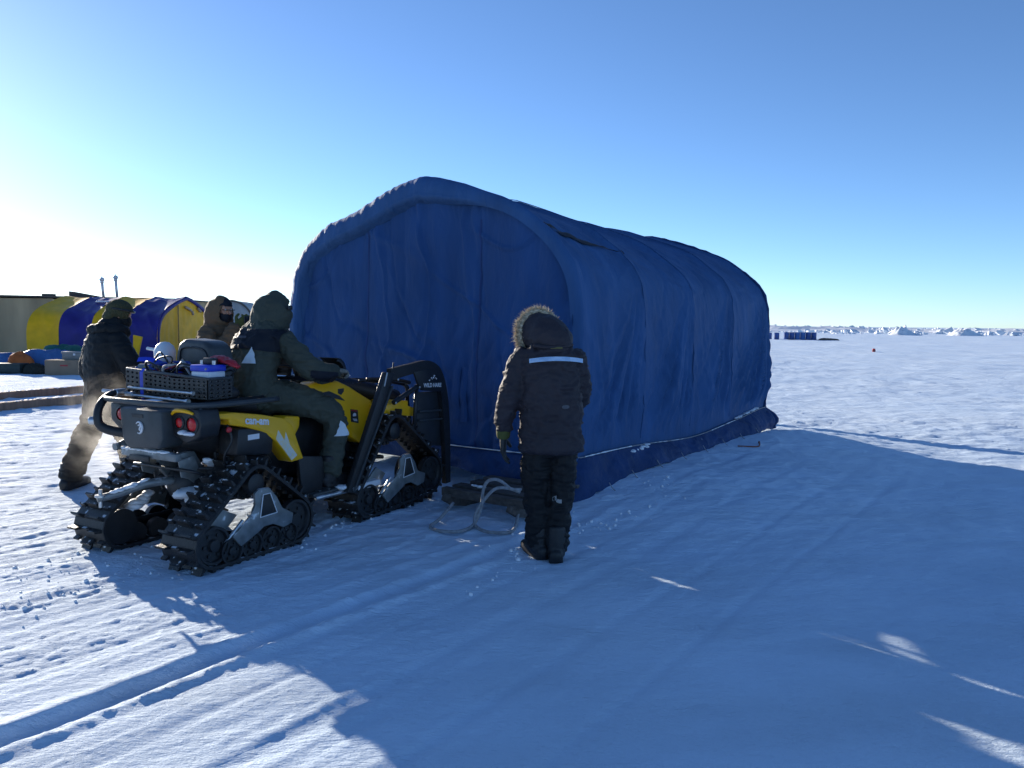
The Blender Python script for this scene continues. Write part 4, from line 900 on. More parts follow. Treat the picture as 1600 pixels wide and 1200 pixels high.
def add_head(mb, c, dr, up=(0, 0, 1), k=1.):
    """skull, jaw, nose, brow, ears round centre c, facing dr"""
    d, s, u = basis(dr, up); Rm = np.stack([d, s, u], 1); q = lambda f, r, z: c+d*f*k+s*r*k+u*z*k
    mb.ball(q(-.005, 0, .03), A(.098, .076, .105)*k, Rm); mb.ball(q(.03, 0, -.045), A(.062, .058, .068)*k, Rm)
    mb.ball(q(.062, 0, -.083), A(.028, .03, .022)*k, Rm)
    mb.ell([q(.088, 0, .03), q(.105, 0, .0), q(.112, 0, -.018)], A(.009, .012, .017)*k, A(.010, .013, .014)*k, s, 10, 3)
    mb.ball(q(.082, 0, .042), A(.018, .052, .012)*k, Rm)
    for e in (-1, 1):
        mb.ball(q(.062, .036*e, -.012), A(.026, .022, .020)*k, Rm); mb.ball(q(-.01, .080*e, 0), A(.022, .010, .034)*k, Rm)
    mb.ell([q(.082, -.022, -.050), q(.090, 0, -.048), q(.082, .022, -.050)], A(.007, .008, .007)*k, A(.010, .011, .010)*k, u, 8, 3)
    mb.ell([q(-.02, 0, -.05), q(-.03, 0, -.14)], A(.055, .06)*k, A(.055, .06)*k, s, 14, 2)
    return q
def add_eyes(parent, q, d):
    for e in (-1, 1):
        o = obj('eye', MB().ball(q(.078, .031*e, .018), .0125, u=12, v=8), M_eye, parent, 180)
        obj('pupil', MB().ball(q(.0865, .031*e, .018), .0062, u=10, v=6), M_pup, o, 180)
def add_hand(mb, wr, D, N, T, curl=.5, k=1., thumb=.6, spread=.0):
    """palm, four jointed fingers and a thumb; D out along the hand, N the back of the hand, T the thumb side"""
    D = nrm(D); N = nrm(N-D*(N@D)); T = nrm(T-D*(T@D)-N*(T@N))
    mb.ell([wr-D*.01*k, wr+D*.03*k, wr+D*.07*k, wr+D*.10*k], A(.030, .040, .045, .042)*k, A(.022, .021, .019, .016)*k, T, 14, 3, .6, 2.4)
    for i, (o, L, r) in enumerate(((.033, .074, .0118), (.011, .084, .0122), (-.011, .078, .0118), (-.032, .060, .0105))):
        p = wr+D*(.098-.006*abs(i-1))*k+T*o*k; a = curl*.35; pts = [p-D*.02*k, p]; rr = [r, r]
        dd_ = D+T*(o*2.5*(.25+spread))
        for f_, j in ((.42, 1.0), (.32, 1.25), (.26, .9)):
            dr_ = nrm(dd_*math.cos(a)-N*math.sin(a)); p = p+dr_*L*f_*k; pts.append(p); rr.append(r*(1-.06*len(pts))); a += curl*j
        mb.ell(pts, A(*rr)*k, A(*rr)*k, T, 10, 3, .9)
    p = wr+D*.028*k+T*.036*k; d1 = nrm(D*.55+T*.75-N*thumb*.5); d2 = nrm(D*.9+T*.25-N*thumb); p1 = p+d1*.042*k; p2 = p1+d2*.036*k
    mb.ell([p-T*.012*k, p, p1, p2], A(.014, .0145, .0135, .011)*k, A(.014, .0145, .0135, .011)*k, N, 10, 3, .9)
    return mb
def add_boot(mb, an, dr, k=1.):
    d = nrm(A(dr[0], dr[1], 0)); s = np.cross(d, A(0, 0, 1)); c = A(an[0], an[1], 0); zg = an[2]
    z0 = A(0, 0, zg)
    mb.ell([c-d*.085*k+z0+A(0, 0, .05), c-d*.03*k+z0+A(0, 0, .058), c+d*.06*k+z0+A(0, 0, .055), c+d*.15*k+z0+A(0, 0, .048), c+d*.205*k+z0+A(0, 0, .042)], A(.046, .052, .056, .056, .042)*k, A(.048, .056, .052, .042, .034)*k, s, 16, 3, .6, 2.6)
    mb.ell([c-d*.02*k+z0+A(0, 0, .05), c-d*.025*k+z0+A(0, 0, .15), c-d*.02*k+z0+A(0, 0, .24)], .064*k, .068*k, s, 16, 2, .3)
    mb.box(c+d*.06*k+z0+A(0, 0, .014), (.30*k, .10*k, .028), np.stack([d, s, A(0, 0, 1)], 1), .01)
    return mb
def limb(mb, pts, r, side, r2=None): return mb.ell(pts, r, r if r2 is None else r2, side, 16, 4, .5)
def garment(name, mb, m, parent, vox=.012, sm=5, amp=.008, freq=7., zs=1.8, seed=0, fine=.35):
    me = fuse(mb, vox, sm)
    if amp: wrinkle(me, amp, freq, zs, seed, fine)
    return obj(name, me, m, parent, 180)
def gloves(parent, m, *mbs):
    for mb in mbs: obj('glove', fuse(mb, .0055, 3), m, parent, 180)
def person(base, label, body_mb, cat='person', vox=.014, group=None):
    o = obj('person', fuse(body_mb, vox, 4), M_skin, None, 180, base); return tag(o, label, cat, group)
def core(F, pts):
    """thin body inside the clothes: pts maps torso, limbs"""
    mb = MB()
    for L, r in pts: mb.ell(F.P(L), A(*r) if isinstance(r, (list, tuple)) else r, A(*r)*.75 if isinstance(r, (list, tuple)) else r, F.R, 12, 3, .6)
    return mb
def open_hood(name, mb, c, dr, k, m, parent, vox=.011, amp=.006, seed=0, lat=.105, thick=.012):
    """hood skin with its face opening cut out in direction dr beyond distance k"""
    me = fuse(mb, vox, 6); wrinkle(me, amp, 9, 1.5, seed)
    v = co(me); d = nrm(dr); w_ = v-c; al = w_@d; delete_verts(me, (al > k) & (np.linalg.norm(w_-np.outer(al, d), axis=1) < lat))
    o = obj(name, me, m, parent, 180); s = o.modifiers.new('s', 'SOLIDIFY'); s.thickness = thick; s.offset = -1; return o

# ---- person in the dark parka, right of the quad bike
PB = (.235, 5.31, G(.235, 5.31)); F = Fig(PB, (-.10, 1))
bm_ = core(F, [([(0, .02, .9), (0, .02, 1.1), (.02, .02, 1.36), (.04, .02, 1.46)], [.15, .15, .17, .09]), ([(0, -.06, .85), (.0, -.05, .45), (0, -.04, .08)], [.07, .05, .04]), ([(0, .09, .85), (.0, .08, .45), (-.04, .07, .08)], [.07, .05, .04]),
    ([(.02, -.17, 1.38), (.0, -.25, 1.08), (.0, -.28, .93)], [.05, .04, .03]), ([(.02, .20, 1.38), (.10, .25, 1.08), (.32, .16, 1.04)], [.05, .04, .03]), ([(.04, .01, 1.42), (.10, -.01, 1.53)], [.055, .055])])
hd_dir = F.d(.85, -.38, -.10); hc = F.p(.10, -.025, 1.505)
q = add_head(bm_, hc, hd_dir, F.d(.45, 0, .9))
P1 = person(PB, 'person in long dark brown parka with fur hood standing by the tent corner', bm_)
M_park = cloth('dark_plum_parka', (.036, .030, .036), 900, .62, .2, .3, 16)
M_pant = cloth('black_snow_trousers', (.010, .010, .011), 900, .6, .25, .3, 14)
mb = MB(); mb.ell(F.P([(-.01, .035, .745), (-.005, .035, .82), (0, .03, 1.0), (0, .02, 1.18), (.02, .015, 1.32), (.05, .015, 1.42), (.09, .01, 1.49)]), [.218, .220, .212, .203, .203, .160, .085], [.16, .165, .16, .16, .16, .13, .08], F.R, 26, 4, .15, 2.5)
limb(mb, F.P([(.02, -.14, 1.39), (.01, -.205, 1.27), (.0, -.255, 1.10), (.02, -.28, .97), (.035, -.285, .895)]), [.088, .086, .080, .074, .066], F.F)
limb(mb, F.P([(.02, .175, 1.38), (.03, .215, 1.25), (.10, .235, 1.10), (.24, .20, 1.06), (.34, .15, 1.06)]), [.088, .086, .08, .07, .062], F.F)
ck = garment('parka', mb, M_park, P1, .010, 3, .015, 8.5, 2.3, 2, .5)
tr = bvh(ck.data)
mb = MB(); 
limb(mb, F.P([(.0, -.055, .86), (.0, -.065, .66), (.01, -.062, .45), (.0, -.05, .28), (-.005, -.045, .10)]), [.105, .105, .092, .082, .078], F.R)
limb(mb, F.P([(.0, .10, .86), (.0, .11, .66), (.0, .105, .45), (-.03, .085, .28), (-.05, .068, .085)]), [.105, .105, .092, .084, .080], F.R)
mb.ell(F.P([(0, .025, .90), (0, .025, .75)]), [.17, .175], [.13, .13], F.R, 18, 3)
garment('trousers', mb, M_pant, P1, .010, 3, .015, 8, 2.6, 5, .5)
for (a_, d_) in (((.0, -.045, .0), F.d(.95, -.3, 0)), ((-.06, .07, -.008), F.d(.95, .12, 0))): obj('boot', fuse(add_boot(MB(), F.p(*a_), d_), .008, 3), M_boot, P1, 180)
hood = MB().ell([F.p(-.02, .03, 1.43), F.p(.0, .03, 1.475), F.p(.05, .015, 1.505), hc+hd_dir*.05+A(0, 0, .04)], [.125, .150, .155, .145], [.10, .12, .14, .14], F.R, 22, 4, .75)
hk = open_hood('hood', hood, hc, hd_dir, .055, M_park, P1, .011, .010, 7, .13)
# roll of the collar behind the hood, tag, tape
obj('hood_seam', MB().tube(F.P([(-.075, -.10, 1.455), (-.10, -.04, 1.448), (-.105, .03, 1.446), (-.09, .10, 1.452), (-.03, .16, 1.46)]), .016, 10, 5), M_park, P1, 180)
obj('hood_tag', decal(bvh(ck.data), [[F.p(-.5, r, z) for r in np.linspace(.005, .085, 6)] for z in (1.448, 1.437)], F.F, .028), mat('olive_tag', (.14, .12, .03), .6), P1)
M_tape = mat('reflective_tape', (.42, .58, .78), .35, .05, 60, .1, 300)
obj('reflective_strip', decal(tr, [[F.p(-.6, r, 1.352+.020*(1-((r-.05)/.2)**2)+z) for r in np.linspace(-.135, .235, 34)] for z in (-.014, -.005, .005, .014)], F.F, .011), M_tape, P1, 180)
obj('coat_mark', decal(tr, [[F.p(-.6, .105+.028*math.cos(a)*k, 1.055+.014*math.sin(a)*k) for a in np.linspace(0, 2*math.pi, 16)] for k in (.01, .6, 1)], F.F, .004), mat('grey_mark', (.10, .10, .11), .6), P1, 180)
mb = MB(); mb.ell(F.P([(.035, -.285, .935), (.04, -.288, .86), (.043, -.288, .825)]), [.052, .050, .044], [.056, .054, .046], F.R, 16, 3, .3); obj('glove_cuff', fuse(mb, .006, 3), M_olv, P1, 180)
gloves(P1, M_glv, add_hand(MB(), F.p(.043, -.288, .835), F.d(.06, .02, -1), F.d(.25, -1, 0), F.d(1, .25, 0), .35, 1.12), add_hand(MB(), F.p(.36, .14, 1.06), F.d(.9, -.4, -.1), F.d(.1, .4, 1), F.d(-.3, -.9, .2), .6, 1.12))
# grey patch painted as light caught on the knee and a loose lace
trk = bvh([c for c in P1.children if c.name.startswith('trousers')][0].data)
obj('frost_or_lit_patch', decal(trk, [[F.p(-.5, .04+.05*a+.012*math.sin(7*a+b), .42+b+.012*math.sin(5*a)) for a in np.linspace(0, 1, 8)] for b in (-.012, 0, .014)], F.F, .004), mat('knee_light_grey', (.30, .29, .28), .7), P1, 180)
# fur ruff
def fur_ring(name, path, outd, n, L, m, parent, seed=0, rad=.02):
    rg = np.random.default_rng(seed); Q, _ = catmull(path, np.zeros(len(path)), 10); mb = MB(); V_, F_ = [], []
    O_, _ = catmull(outd, np.zeros(len(outd)), 10)
    for k in range(n):
        i = rg.integers(len(Q)); c = Q[i]+rg.normal(size=3)*rad*.5; dr_ = nrm(nrm(O_[i])+rg.normal(size=3)*.55); l_ = L*(.5+.8*rg.random()); w_ = nrm(np.cross(dr_, rg.normal(size=3)))*.0032
        mid = c+dr_*l_*.55+A(0, 0, -.004); V_ += [c-w_, c+w_, mid+w_*.7, mid-w_*.7, c+dr_*l_+A(0, 0, -.008)+rg.normal(size=3)*.004]; j = 5*k; F_ += [(j, j+1, j+2, j+3), (j+3, j+2, j+4)]
    return obj(name, MB().add(V_, F_), m, parent, recalc=False)
M_fur = mat('fur', (.46, .34, .20), .8, .4, 60, col2=(.85, .72, .52))
d_, s_, u_ = basis(hd_dir, F.d(.45, 0, .9)); ring, outs = [], []
for a in np.linspace(0, 2*math.pi, 25):
    o_ = s_*math.cos(a)*.150+u_*math.sin(a)*.155; ring.append(hc+d_*.045+u_*.030+o_); outs.append(nrm(nrm(o_)+d_*.25))
obj('fur_base', MB().tube(ring[:-1], .020, 10, 2, closed=True), M_fur, P1, 180)
fur_ring('fur_trim', ring, outs, 5200, .042, M_fur, P1, 3)

# ---- rider on the quad bike (same frame as the bike)
RB = (AO[0]+.62*math.sin(HD), AO[1]+.62*math.cos(HD), 0); F = Fig(RB, (math.sin(HD), math.cos(HD)))
q_ = lambda x, y, z: F.p(x-.62, -y+.02, z)           # bike coordinates -> figure
QP = lambda L: [q_(*a) for a in L]
hc = q_(.83, 0, 1.665); hd_dir = F.d(1, 0, -.12)
mb = MB(); mb.ell(QP([(.62, 0, 1.04), (.62, 0, 1.2), (.68, 0, 1.42), (.74, 0, 1.52)]), [.15, .14, .17, .10], [.11, .11, .12, .08], F.R, 14, 3); mb.ell(QP([(.75, 0, 1.5), (.82, 0, 1.62)]), .055, .055, F.R, 12, 2)
for s in (-1, 1):
    mb.ell(QP([(.72, .18*s, 1.45), (.80, .40*s, 1.22), (1.06, .40*s, 1.20)]), [.05, .04, .03], [.05, .04, .03], F.F+A(.3, 0, .2), 10, 3); mb.ell(QP([(.66, .1*s, 1.03), (1.06, .34*s, .87), (.98, .41*s, .42)]), [.075, .055, .04], [.075, .055, .04], F.Z+A(.2, .1, 0), 10, 3)
add_head(mb, hc, hd_dir)
P2_ = person(RB, 'person in olive green and black coveralls seated on the yellow quad bike with back turned', mb)
M_grn = cloth('olive_green_suit', (.062, .068, .052), 900, .7, .2, .3, 14)
M_nvy = cloth('black_yoke', (.012, .014, .022), 900, .65, .2, .3, 14)
mb = MB(); mb.ell(QP([(.60, 0, .98), (.58, 0, 1.10), (.61, 0, 1.26), (.66, 0, 1.40), (.72, 0, 1.49), (.77, 0, 1.55)]), [.195, .198, .198, .203, .180, .12], [.165, .155, .15, .15, .135, .11], F.R, 26, 4, .3, 2.4)
for s in (-1, 1):
    limb(mb, QP([(.72, .155*s, 1.465), (.745, .265*s, 1.38), (.79, .385*s, 1.25), (.92, .41*s, 1.205), (1.05, .40*s, 1.205)]), [.088, .094, .090, .076, .058], F.Z+F.R*.3)
gj = garment('jacket', mb, M_grn, P2_, .010, 3, .014, 8, 2.0, 12, .5)
mb = MB(); mb.ell(QP([(.60, 0, 1.10), (.64, 0, 1.0), (.70, 0, .98)]), [.20, .21, .20], [.15, .14, .12], F.R, 20, 3, .4)
for s in (-1, 1):
    limb(mb, QP([(.66, .11*s, 1.03), (.86, .24*s, .98), (1.06, .355*s, .875), (1.075, .395*s, .74), (1.01, .41*s, .55), (.98, .415*s, .42)]), [.125, .120, .105, .098, .088, .085], F.Z+F.R*.2+F.F*.4)
gt = garment('trousers', mb, M_grn, P2_, .010, 3, .014, 8, 2.0, 15, .5)
for s in (-1, 1):
    b_ = q_(.99, .42*s, .305); obj('boot', fuse(add_boot(MB(), b_, F.F), .009, 3), M_boot, P2_, 180)
tj = bvh(gj.data); tt_ = bvh(gt.data)
# black yoke over the shoulders, black forearm panels, triangles of reflective tape
rows_ = []
for z in np.linspace(1.39, 1.535, 18):
    rows_.append([q_(-.2+.25*0, y, z-.030*max(0, abs(y)-.10)/.12*(z < 1.44)) for y in np.linspace(-.245, .245, 44)])
obj('shoulder_yoke', decal(tj, rows_, F.F, .013), M_nvy, P2_, 180)
obj('elbow_panel', decal(tj, [[q_(x, -1.0, z+.35*(.80-x)*.3) for x in np.linspace(.74, 1.0, 14)] for z in np.linspace(1.145, 1.225, 8)], nrm(F.R*-1), .012), M_nvy, P2_, 180)
def tri_decal(tree, c, wv, hv, d, m, par):
    rows_ = [[c-hv*.5+hv*t+wv*(1-t)*(a-.5) for a in np.linspace(0, 1, 8)] for t in np.linspace(0, .97, 9)]
    return obj('reflective_triangle', decal(tree, rows_, d, .015), m, par, 180)
M_ref = mat('reflective_white', (.60, .66, .70), .4, .04, 60)
tri_decal(tj, q_(.0, -.105, 1.345), F.R*.105, F.Z*.125, F.F, M_ref, P2_)
tri_decal(tt_, q_(1.045, -1.0, .765), F.F*.125, F.Z*.12, nrm(-F.R), M_ref, P2_)
obj('name_patch', decal(tj, [[q_(.0, y, z) for y in np.linspace(-.02, .09, 8)] for z in (1.468, 1.485)], F.F, .017), mat('dark_patch', (.05, .05, .07), .6), P2_, 180)
hood = MB().ell([q_(.74, 0, 1.50), q_(.77, 0, 1.58), q_(.815, 0, 1.68), q_(.85, 0, 1.745)], [.125, .15, .155, .10], [.115, .145, .155, .11], F.R, 22, 4, .8)
hk = open_hood('hood', hood, hc, hd_dir, .085, M_grn, P2_, .011, .010, 17, .12)
for s in (-1, 1): obj('goggle_strap_end', MB().box(q_(.84, .150*s, 1.70), (.05, .014, .035), np.stack([F.F, F.R, F.Z], 1), .006), M_pl, P2_, 40)
gloves(P2_, mat('pale_glove', (.20, .19, .16), .7, .3, 30, .3, 120), *[add_hand(MB(), q_(1.05, -.40*s, 1.215), F.d(.98, .05*s, -.12), F.Z, F.R*-s, 1.15, 1.15, 1.3) for s in (1, -1)])

# ---- person at the left in the black parka
PB = (-3.76, 7.28, G(-3.76, 7.28)); F = Fig(PB, (.62, .78))
bm_ = core(F, [([(0, 0, .95), (0, 0, 1.15), (.03, 0, 1.42), (.05, 0, 1.52)], [.15, .15, .17, .09]), ([(0, -.09, .9), (-.10, -.22, .48), (-.20, -.31, .08)], [.07, .05, .04]), ([(0, .09, .9), (.12, .10, .5), (.16, .10, .08)], [.07, .05, .04]),
    ([(.03, -.2, 1.42), (-.02, -.31, 1.14), (.10, -.33, .90)], [.05, .04, .03]), ([(.03, .2, 1.42), (.10, .28, 1.14), (.36, .22, 1.08)], [.05, .04, .03]), ([(.05, 0, 1.5), (.09, 0, 1.6)], [.055, .055])])
hd_dir = F.d(.92, .25, -.30); hc = F.p(.12, .02, 1.63); add_head(bm_, hc, hd_dir)
P3 = person(PB, 'person in a black parka and olive cap striding at the left behind the quad bike', bm_)
M_blk = cloth('black_parka', (.010, .012, .014), 900, .65, .25, .3, 14)
mb = MB(); mb.ell(F.P([(-.02, 0, .68), (-.02, 0, .80), (0, 0, 1.0), (.0, 0, 1.2), (.02, 0, 1.36), (.04, 0, 1.46), (.06, 0, 1.52)]), [.195, .205, .215, .238, .245, .19, .12], [.175, .175, .17, .18, .18, .15, .11], F.R, 26, 4, .15, 2.4)
limb(mb, F.P([(.02, -.17, 1.41), (.0, -.27, 1.28), (-.01, -.325, 1.10), (.06, -.335, .97), (.10, -.33, .88)]), [.098, .098, .09, .078, .07], F.F)
limb(mb, F.P([(.02, .17, 1.41), (.05, .26, 1.28), (.12, .30, 1.12), (.26, .26, 1.08), (.36, .22, 1.08)]), [.098, .098, .09, .078, .07], F.F)
garment('parka', mb, M_blk, P3, .011, 4, .009, 8, 2.0, 22, .4)
mb = MB(); mb.ell(F.P([(.02, -.16, 1.47), (-.06, -.08, 1.49), (-.085, 0, 1.50), (-.06, .09, 1.50), (.03, .15, 1.49), (.11, .13, 1.48)]), .062, .06, F.Z, 14, 4, .8); garment('collar', mb, M_blk, P3, .011, 4, .012, 12, 1.4, 23)
mb = MB()
limb(mb, F.P([(-.01, -.08, .86), (-.05, -.15, .66), (-.11, -.235, .46), (-.17, -.29, .28), (-.21, -.325, .11)]), [.125, .12, .105, .10, .10], F.R)
limb(mb, F.P([(.01, .09, .86), (.08, .10, .66), (.14, .105, .46), (.16, .105, .28), (.16, .105, .11)]), [.125, .12, .105, .10, .10], F.R)
mb.ell(F.P([(0, 0, .93), (0, 0, .78)]), [.19, .20], [.15, .15], F.R, 18, 3)
garment('trousers', mb, cloth('dark_taupe_trousers', (.024, .020, .017), 900, .7), P3, .011, 3, .015, 8, 2.4, 25, .5)
for a_, d_ in (((-.21, -.325, .0), F.d(.85, -.5, 0)), ((.16, .105, .0), F.d(.9, .2, 0))): obj('boot', fuse(add_boot(MB(), F.p(*a_), d_, 1.08), .009, 3), M_boot, P3, 180)
d_, s_, u_ = basis(hd_dir); Rm = np.stack([d_, s_, u_], 1)
M_cap = cloth('olive_knit_cap', (.070, .068, .036), 300, .85, .2, .5, 60)
me = fuse(MB().ball(hc+u_*.045-d_*.01, (.120, .108, .105), Rm).ell([hc-d_*.07+u_*.02, hc-d_*.085-u_*.05], [.09, .085], [.05, .05], s_, 14, 2), .009, 4); v = co(me); delete_verts(me, ((v-hc)@d_ > .07) & ((v-hc)@u_ < .055)); obj('knit_cap', wrinkle(me, .004, 18, 1.2, 4), M_cap, P3, 180)
obj('goggle_strap', MB().tube([hc+u_*(.055+.015*math.cos(a))+d_*math.cos(a)*.114+s_*math.sin(a)*.106 for a in np.linspace(0, 2*math.pi, 28, endpoint=False)], .012, 8, closed=True), M_pl, P3, 180)
obj('face_mask', fuse(MB().ball(hc+d_*.028-u_*.045, (.098, .078, .082), Rm), .012, 2), M_blk, P3, 180)
obj('neck_warmer', fuse(MB().ell([hc-u_*.06-d_*.01, hc-u_*.15-d_*.04], [.098, .12], [.10, .12], s_, 18, 3), .012, 3), M_blk, P3, 180)
gloves(P3, M_glv, add_hand(MB(), F.p(.10, -.33, .865), F.d(.15, 0, -1), F.d(.2, -1, 0), F.d(1, .2, 0), .5, 1.2), add_hand(MB(), F.p(.38, .215, 1.08), F.d(1, -.2, -.1), F.d(0, .3, 1), F.d(-.1, -1, 0), .6, 1.2))

# ---- person in the brown hooded work coat holding up a phone
PB = (-2.99, 8.02, G(-2.99, 8.02)+.03); F = Fig(PB, (.80, -.25))
bm_ = core(F, [([(0, 0, .95), (0, 0, 1.15), (.02, 0, 1.42), (.03, 0, 1.52)], [.15, .15, .17, .09]), ([(0, -.1, .9), (.0, -.11, .5), (0, -.12, .08)], [.07, .05, .04]), ([(0, .1, .9), (0, .11, .5), (0, .12, .08)], [.07, .05, .04]),
    ([(.02, -.2, 1.42), (.14, -.24, 1.18), (.26, -.10, 1.42)], [.05, .04, .03]), ([(.02, .2, 1.42), (.16, .25, 1.20), (.28, .12, 1.44)], [.05, .04, .03]), ([(.03, 0, 1.5), (.06, 0, 1.6)], [.055, .055])])
hc = F.p(.075, .02, 1.655); hd_dir = F.d(1, .28, -.12); q = add_head(bm_, hc, hd_dir)
P4 = person(PB, 'person in a brown hooded canvas coat holding a phone up in olive gloves', bm_, vox=.009)
add_eyes(P4, q, hd_dir)
M_brn = cloth('brown_canvas_coat', (.15, .095, .056), 700, .85, .18, .3, 13)
mb = MB(); mb.ell(F.P([(-.01, 0, .66), (-.01, 0, .80), (0, 0, 1.0), (.0, 0, 1.2), (.0, 0, 1.36), (.01, 0, 1.46), (.02, 0, 1.53)]), [.235, .24, .235, .24, .235, .19, .12], [.19, .19, .175, .18, .175, .15, .11], F.R, 26, 4, .15, 2.4)
limb(mb, F.P([(.01, -.17, 1.42), (.07, -.245, 1.31), (.13, -.25, 1.20), (.21, -.17, 1.33), (.28, -.07, 1.48)]), [.098, .098, .092, .080, .064], F.F+F.Z*.4)
limb(mb, F.P([(.01, .17, 1.42), (.08, .26, 1.31), (.15, .26, 1.20), (.23, .19, 1.34), (.29, .11, 1.49)]), [.098, .098, .092, .080, .064], F.F+F.Z*.4)
garment('coat', mb, M_brn, P4, .011, 3, .015, 8, 2.2, 32, .5)
mb = MB()
for s in (-1, 1): limb(mb, F.P([(0, .10*s, .86), (0, .115*s, .6), (0, .12*s, .3), (0, .12*s, .1)]), [.12, .11, .10, .10], F.R)
garment('trousers', mb, M_brn, P4, .013, 4, .010, 7, 2.0, 35)
for s in (-1, 1): obj('boot', fuse(add_boot(MB(), F.p(0, .12*s, 0), F.d(1, .2*s, 0)), .010, 3), M_boot, P4, 180)
hood = MB().ell([F.p(-.01, 0, 1.49), F.p(.0, 0, 1.57), F.p(.035, .01, 1.67), F.p(.075, .02, 1.735)], [.13, .145, .138, .085], [.125, .145, .145, .10], F.R, 22, 4, .8)
open_hood('hood', hood, hc, hd_dir, .062, M_brn, P4, .010, .007, 37, .105)
d_, s_, u_ = basis(hd_dir); Rm = np.stack([d_, s_, u_], 1)
me = fuse(MB().ball(hc+u_*.025-d_*.002, (.106, .085, .112), Rm).ball(hc+d_*.030-u_*.055, (.075, .066, .072), Rm), .007, 3); v = co(me); f_, z_, r_ = (v-hc)@d_, (v-hc)@u_, (v-hc)@s_
delete_verts(me, (f_ > .045) & (z_ > -.020) & (z_ < .052)); obj('balaclava', me, M_nvy, P4, 180)
obj('glasses', MB().tube([hc+d_*(.105-.35*abs(r)**1.5*3)+s_*r+u_*.018 for r in np.linspace(-.075, .075, 15)], .005, 6), M_pl, P4, 180)
gloves(P4, M_olv, add_hand(MB(), F.p(.285, -.065, 1.49), F.d(.55, .55, .55), F.d(.6, -.75, .0), F.d(-.5, -.3, .8), .9, 1.15), add_hand(MB(), F.p(.295, .105, 1.50), F.d(.55, -.5, .55), F.d(.6, .75, .1), F.d(-.5, .3, .8), .9, 1.15))
ph = F.p(.38, .02, 1.565)
pho = tag(obj('phone', MB().box((0, 0, 0), (.012, .15, .075), np.stack([F.F, F.R, F.Z], 1), .004), M_pl, None, 40, A(*PB)+ph), 'small dark phone held out in olive gloves by the person in brown', 'phone')
obj('lens', MB().cyl(F.p(.006, .045, .02), F.p(.010, .045, .02), .012), M_plg, pho, 40); obj('screen', MB().box(F.p(-.007, 0, 0), (.002, .138, .066), np.stack([F.F, F.R, F.Z], 1)), mat('screen_glass', (.10, .13, .17), .1), pho)

# ---- fifth person, behind the tent: only the long shadow at the right shows
PB = (2.35, 14.35, G(2.35, 14.35)); F = Fig(PB, (.5, .8))
bm_ = core(F, [([(0, 0, .95), (0, 0, 1.15), (.02, 0, 1.42), (.03, 0, 1.52)], [.15, .15, .17, .09]), ([(0, -.12, .9), (.0, -.16, .5), (0, -.2, .08)], [.07, .05, .04]), ([(0, .12, .9), (0, .16, .5), (0, .2, .08)], [.07, .05, .04]), ([(.03, 0, 1.5), (.05, 0, 1.6)], [.055, .055])])
hc = F.p(.05, 0, 1.64); add_head(bm_, hc, F.F)
P5 = person(PB, 'person in dark parka behind the blue tent whose long shadow shows at right', bm_, vox=.018)
mb = MB(); mb.ell(F.P([(-.01, 0, .72), (0, 0, 1.0), (.0, 0, 1.36), (.02, 0, 1.5)]), [.23, .235, .235, .12], [.19, .18, .18, .11], F.R, 22, 4, .2, 2.4)
for s in (-1, 1): limb(mb, F.P([(.01, .17*s, 1.41), (.02, .28*s, 1.25), (.05, .31*s, 1.08), (.12, .30*s, .88)]), [.095, .095, .085, .07], F.F)
garment('parka', mb, M_blk, P5, .018, 4, .01, 7, 2, 41)
mb = MB()
for s in (-1, 1): limb(mb, F.P([(0, .11*s, .86), (0, .16*s, .5), (0, .20*s, .1)]), [.12, .10, .09], F.R)
garment('trousers', mb, M_pant, P5, .018, 4, .01, 7, 2, 42)
for s in (-1, 1): obj('boot', fuse(add_boot(MB(), F.p(0, .2*s, 0), F.F), .014, 2), M_boot, P5, 180); obj('glove', fuse(add_hand(MB(), F.p(.13, .30*s, .87), F.d(.2, 0, -1), F.R*s, F.F, .4, 1.15), .008, 2), M_glv, P5, 180)
obj('hood', fuse(MB().ell([F.p(.0, 0, 1.5), F.p(.02, 0, 1.6), F.p(.05, 0, 1.70)], [.12, .14, .10], [.12, .135, .11], F.R, 18, 3, .8), .016, 3), M_blk, P5, 180)

# ------------------------------------------------------------------ camp behind: hut, striped tent, chimneys, clutter
M_ply = mat('weathered_plywood', (.41, .31, .175), .8, .25, 1.2, .25, 25, stretch=(1, 1, .25))
M_plyr = mat('roof_boards', (.10, .085, .07), .85, .3, 4)
M_cy = cloth('yellow_tarp', (.90, .46, .010), 300, .55, .12, .25, 5)
M_cp = cloth('purple_tarp', (.036, .028, .19), 300, .5, .18, .25, 5)
hut = empty('plywood_hut', (-18, 34.5, 0), 0, 'long low weathered plywood hut behind the yellow and purple tent', 'hut')
for k in range(5):
    x0 = -7.9+2.44*k
    obj('wall_sheet', MB().box((x0+1.21, -2.5+.006*(k % 2), 1.21-.012*k), (2.425, .03, 2.46-.02*k), None, .004), M_ply, hut)
obj('side_wall', MB().box((4.27, 0, 1.2), (.04, 5, 2.4)), M_ply, hut); obj('side_wall', MB().box((-7.9, 0, 1.2), (.04, 5, 2.4)), M_ply, hut); obj('rear_wall', MB().box((-1.8, 2.5, 1.2), (12.2, .04, 2.4)), M_ply, hut)
obj('roof', MB().box((-1.8, 0, 2.47), (12.5, 5.3, .05), np.array(Matrix.Rotation(.010, 3, 'Y'))), M_plyr, hut)
obj('fascia', MB().box((-1.8, -2.60, 2.475), (12.4, .05, .07), np.array(Matrix.Rotation(.010, 3, 'Y'))), M_plyr, hut)
rb = tag(obj('roof_plank', MB().prism([(-.55, 0), (-.55, .24), (-.35, .22), (.75, .03), (.75, 0)], 1, -.06, .06, .01), M_plyr, None, 30, (-17.6, 32.4, 2.47)), 'grey wedge of board sticking up above the plywood roof edge', 'board')
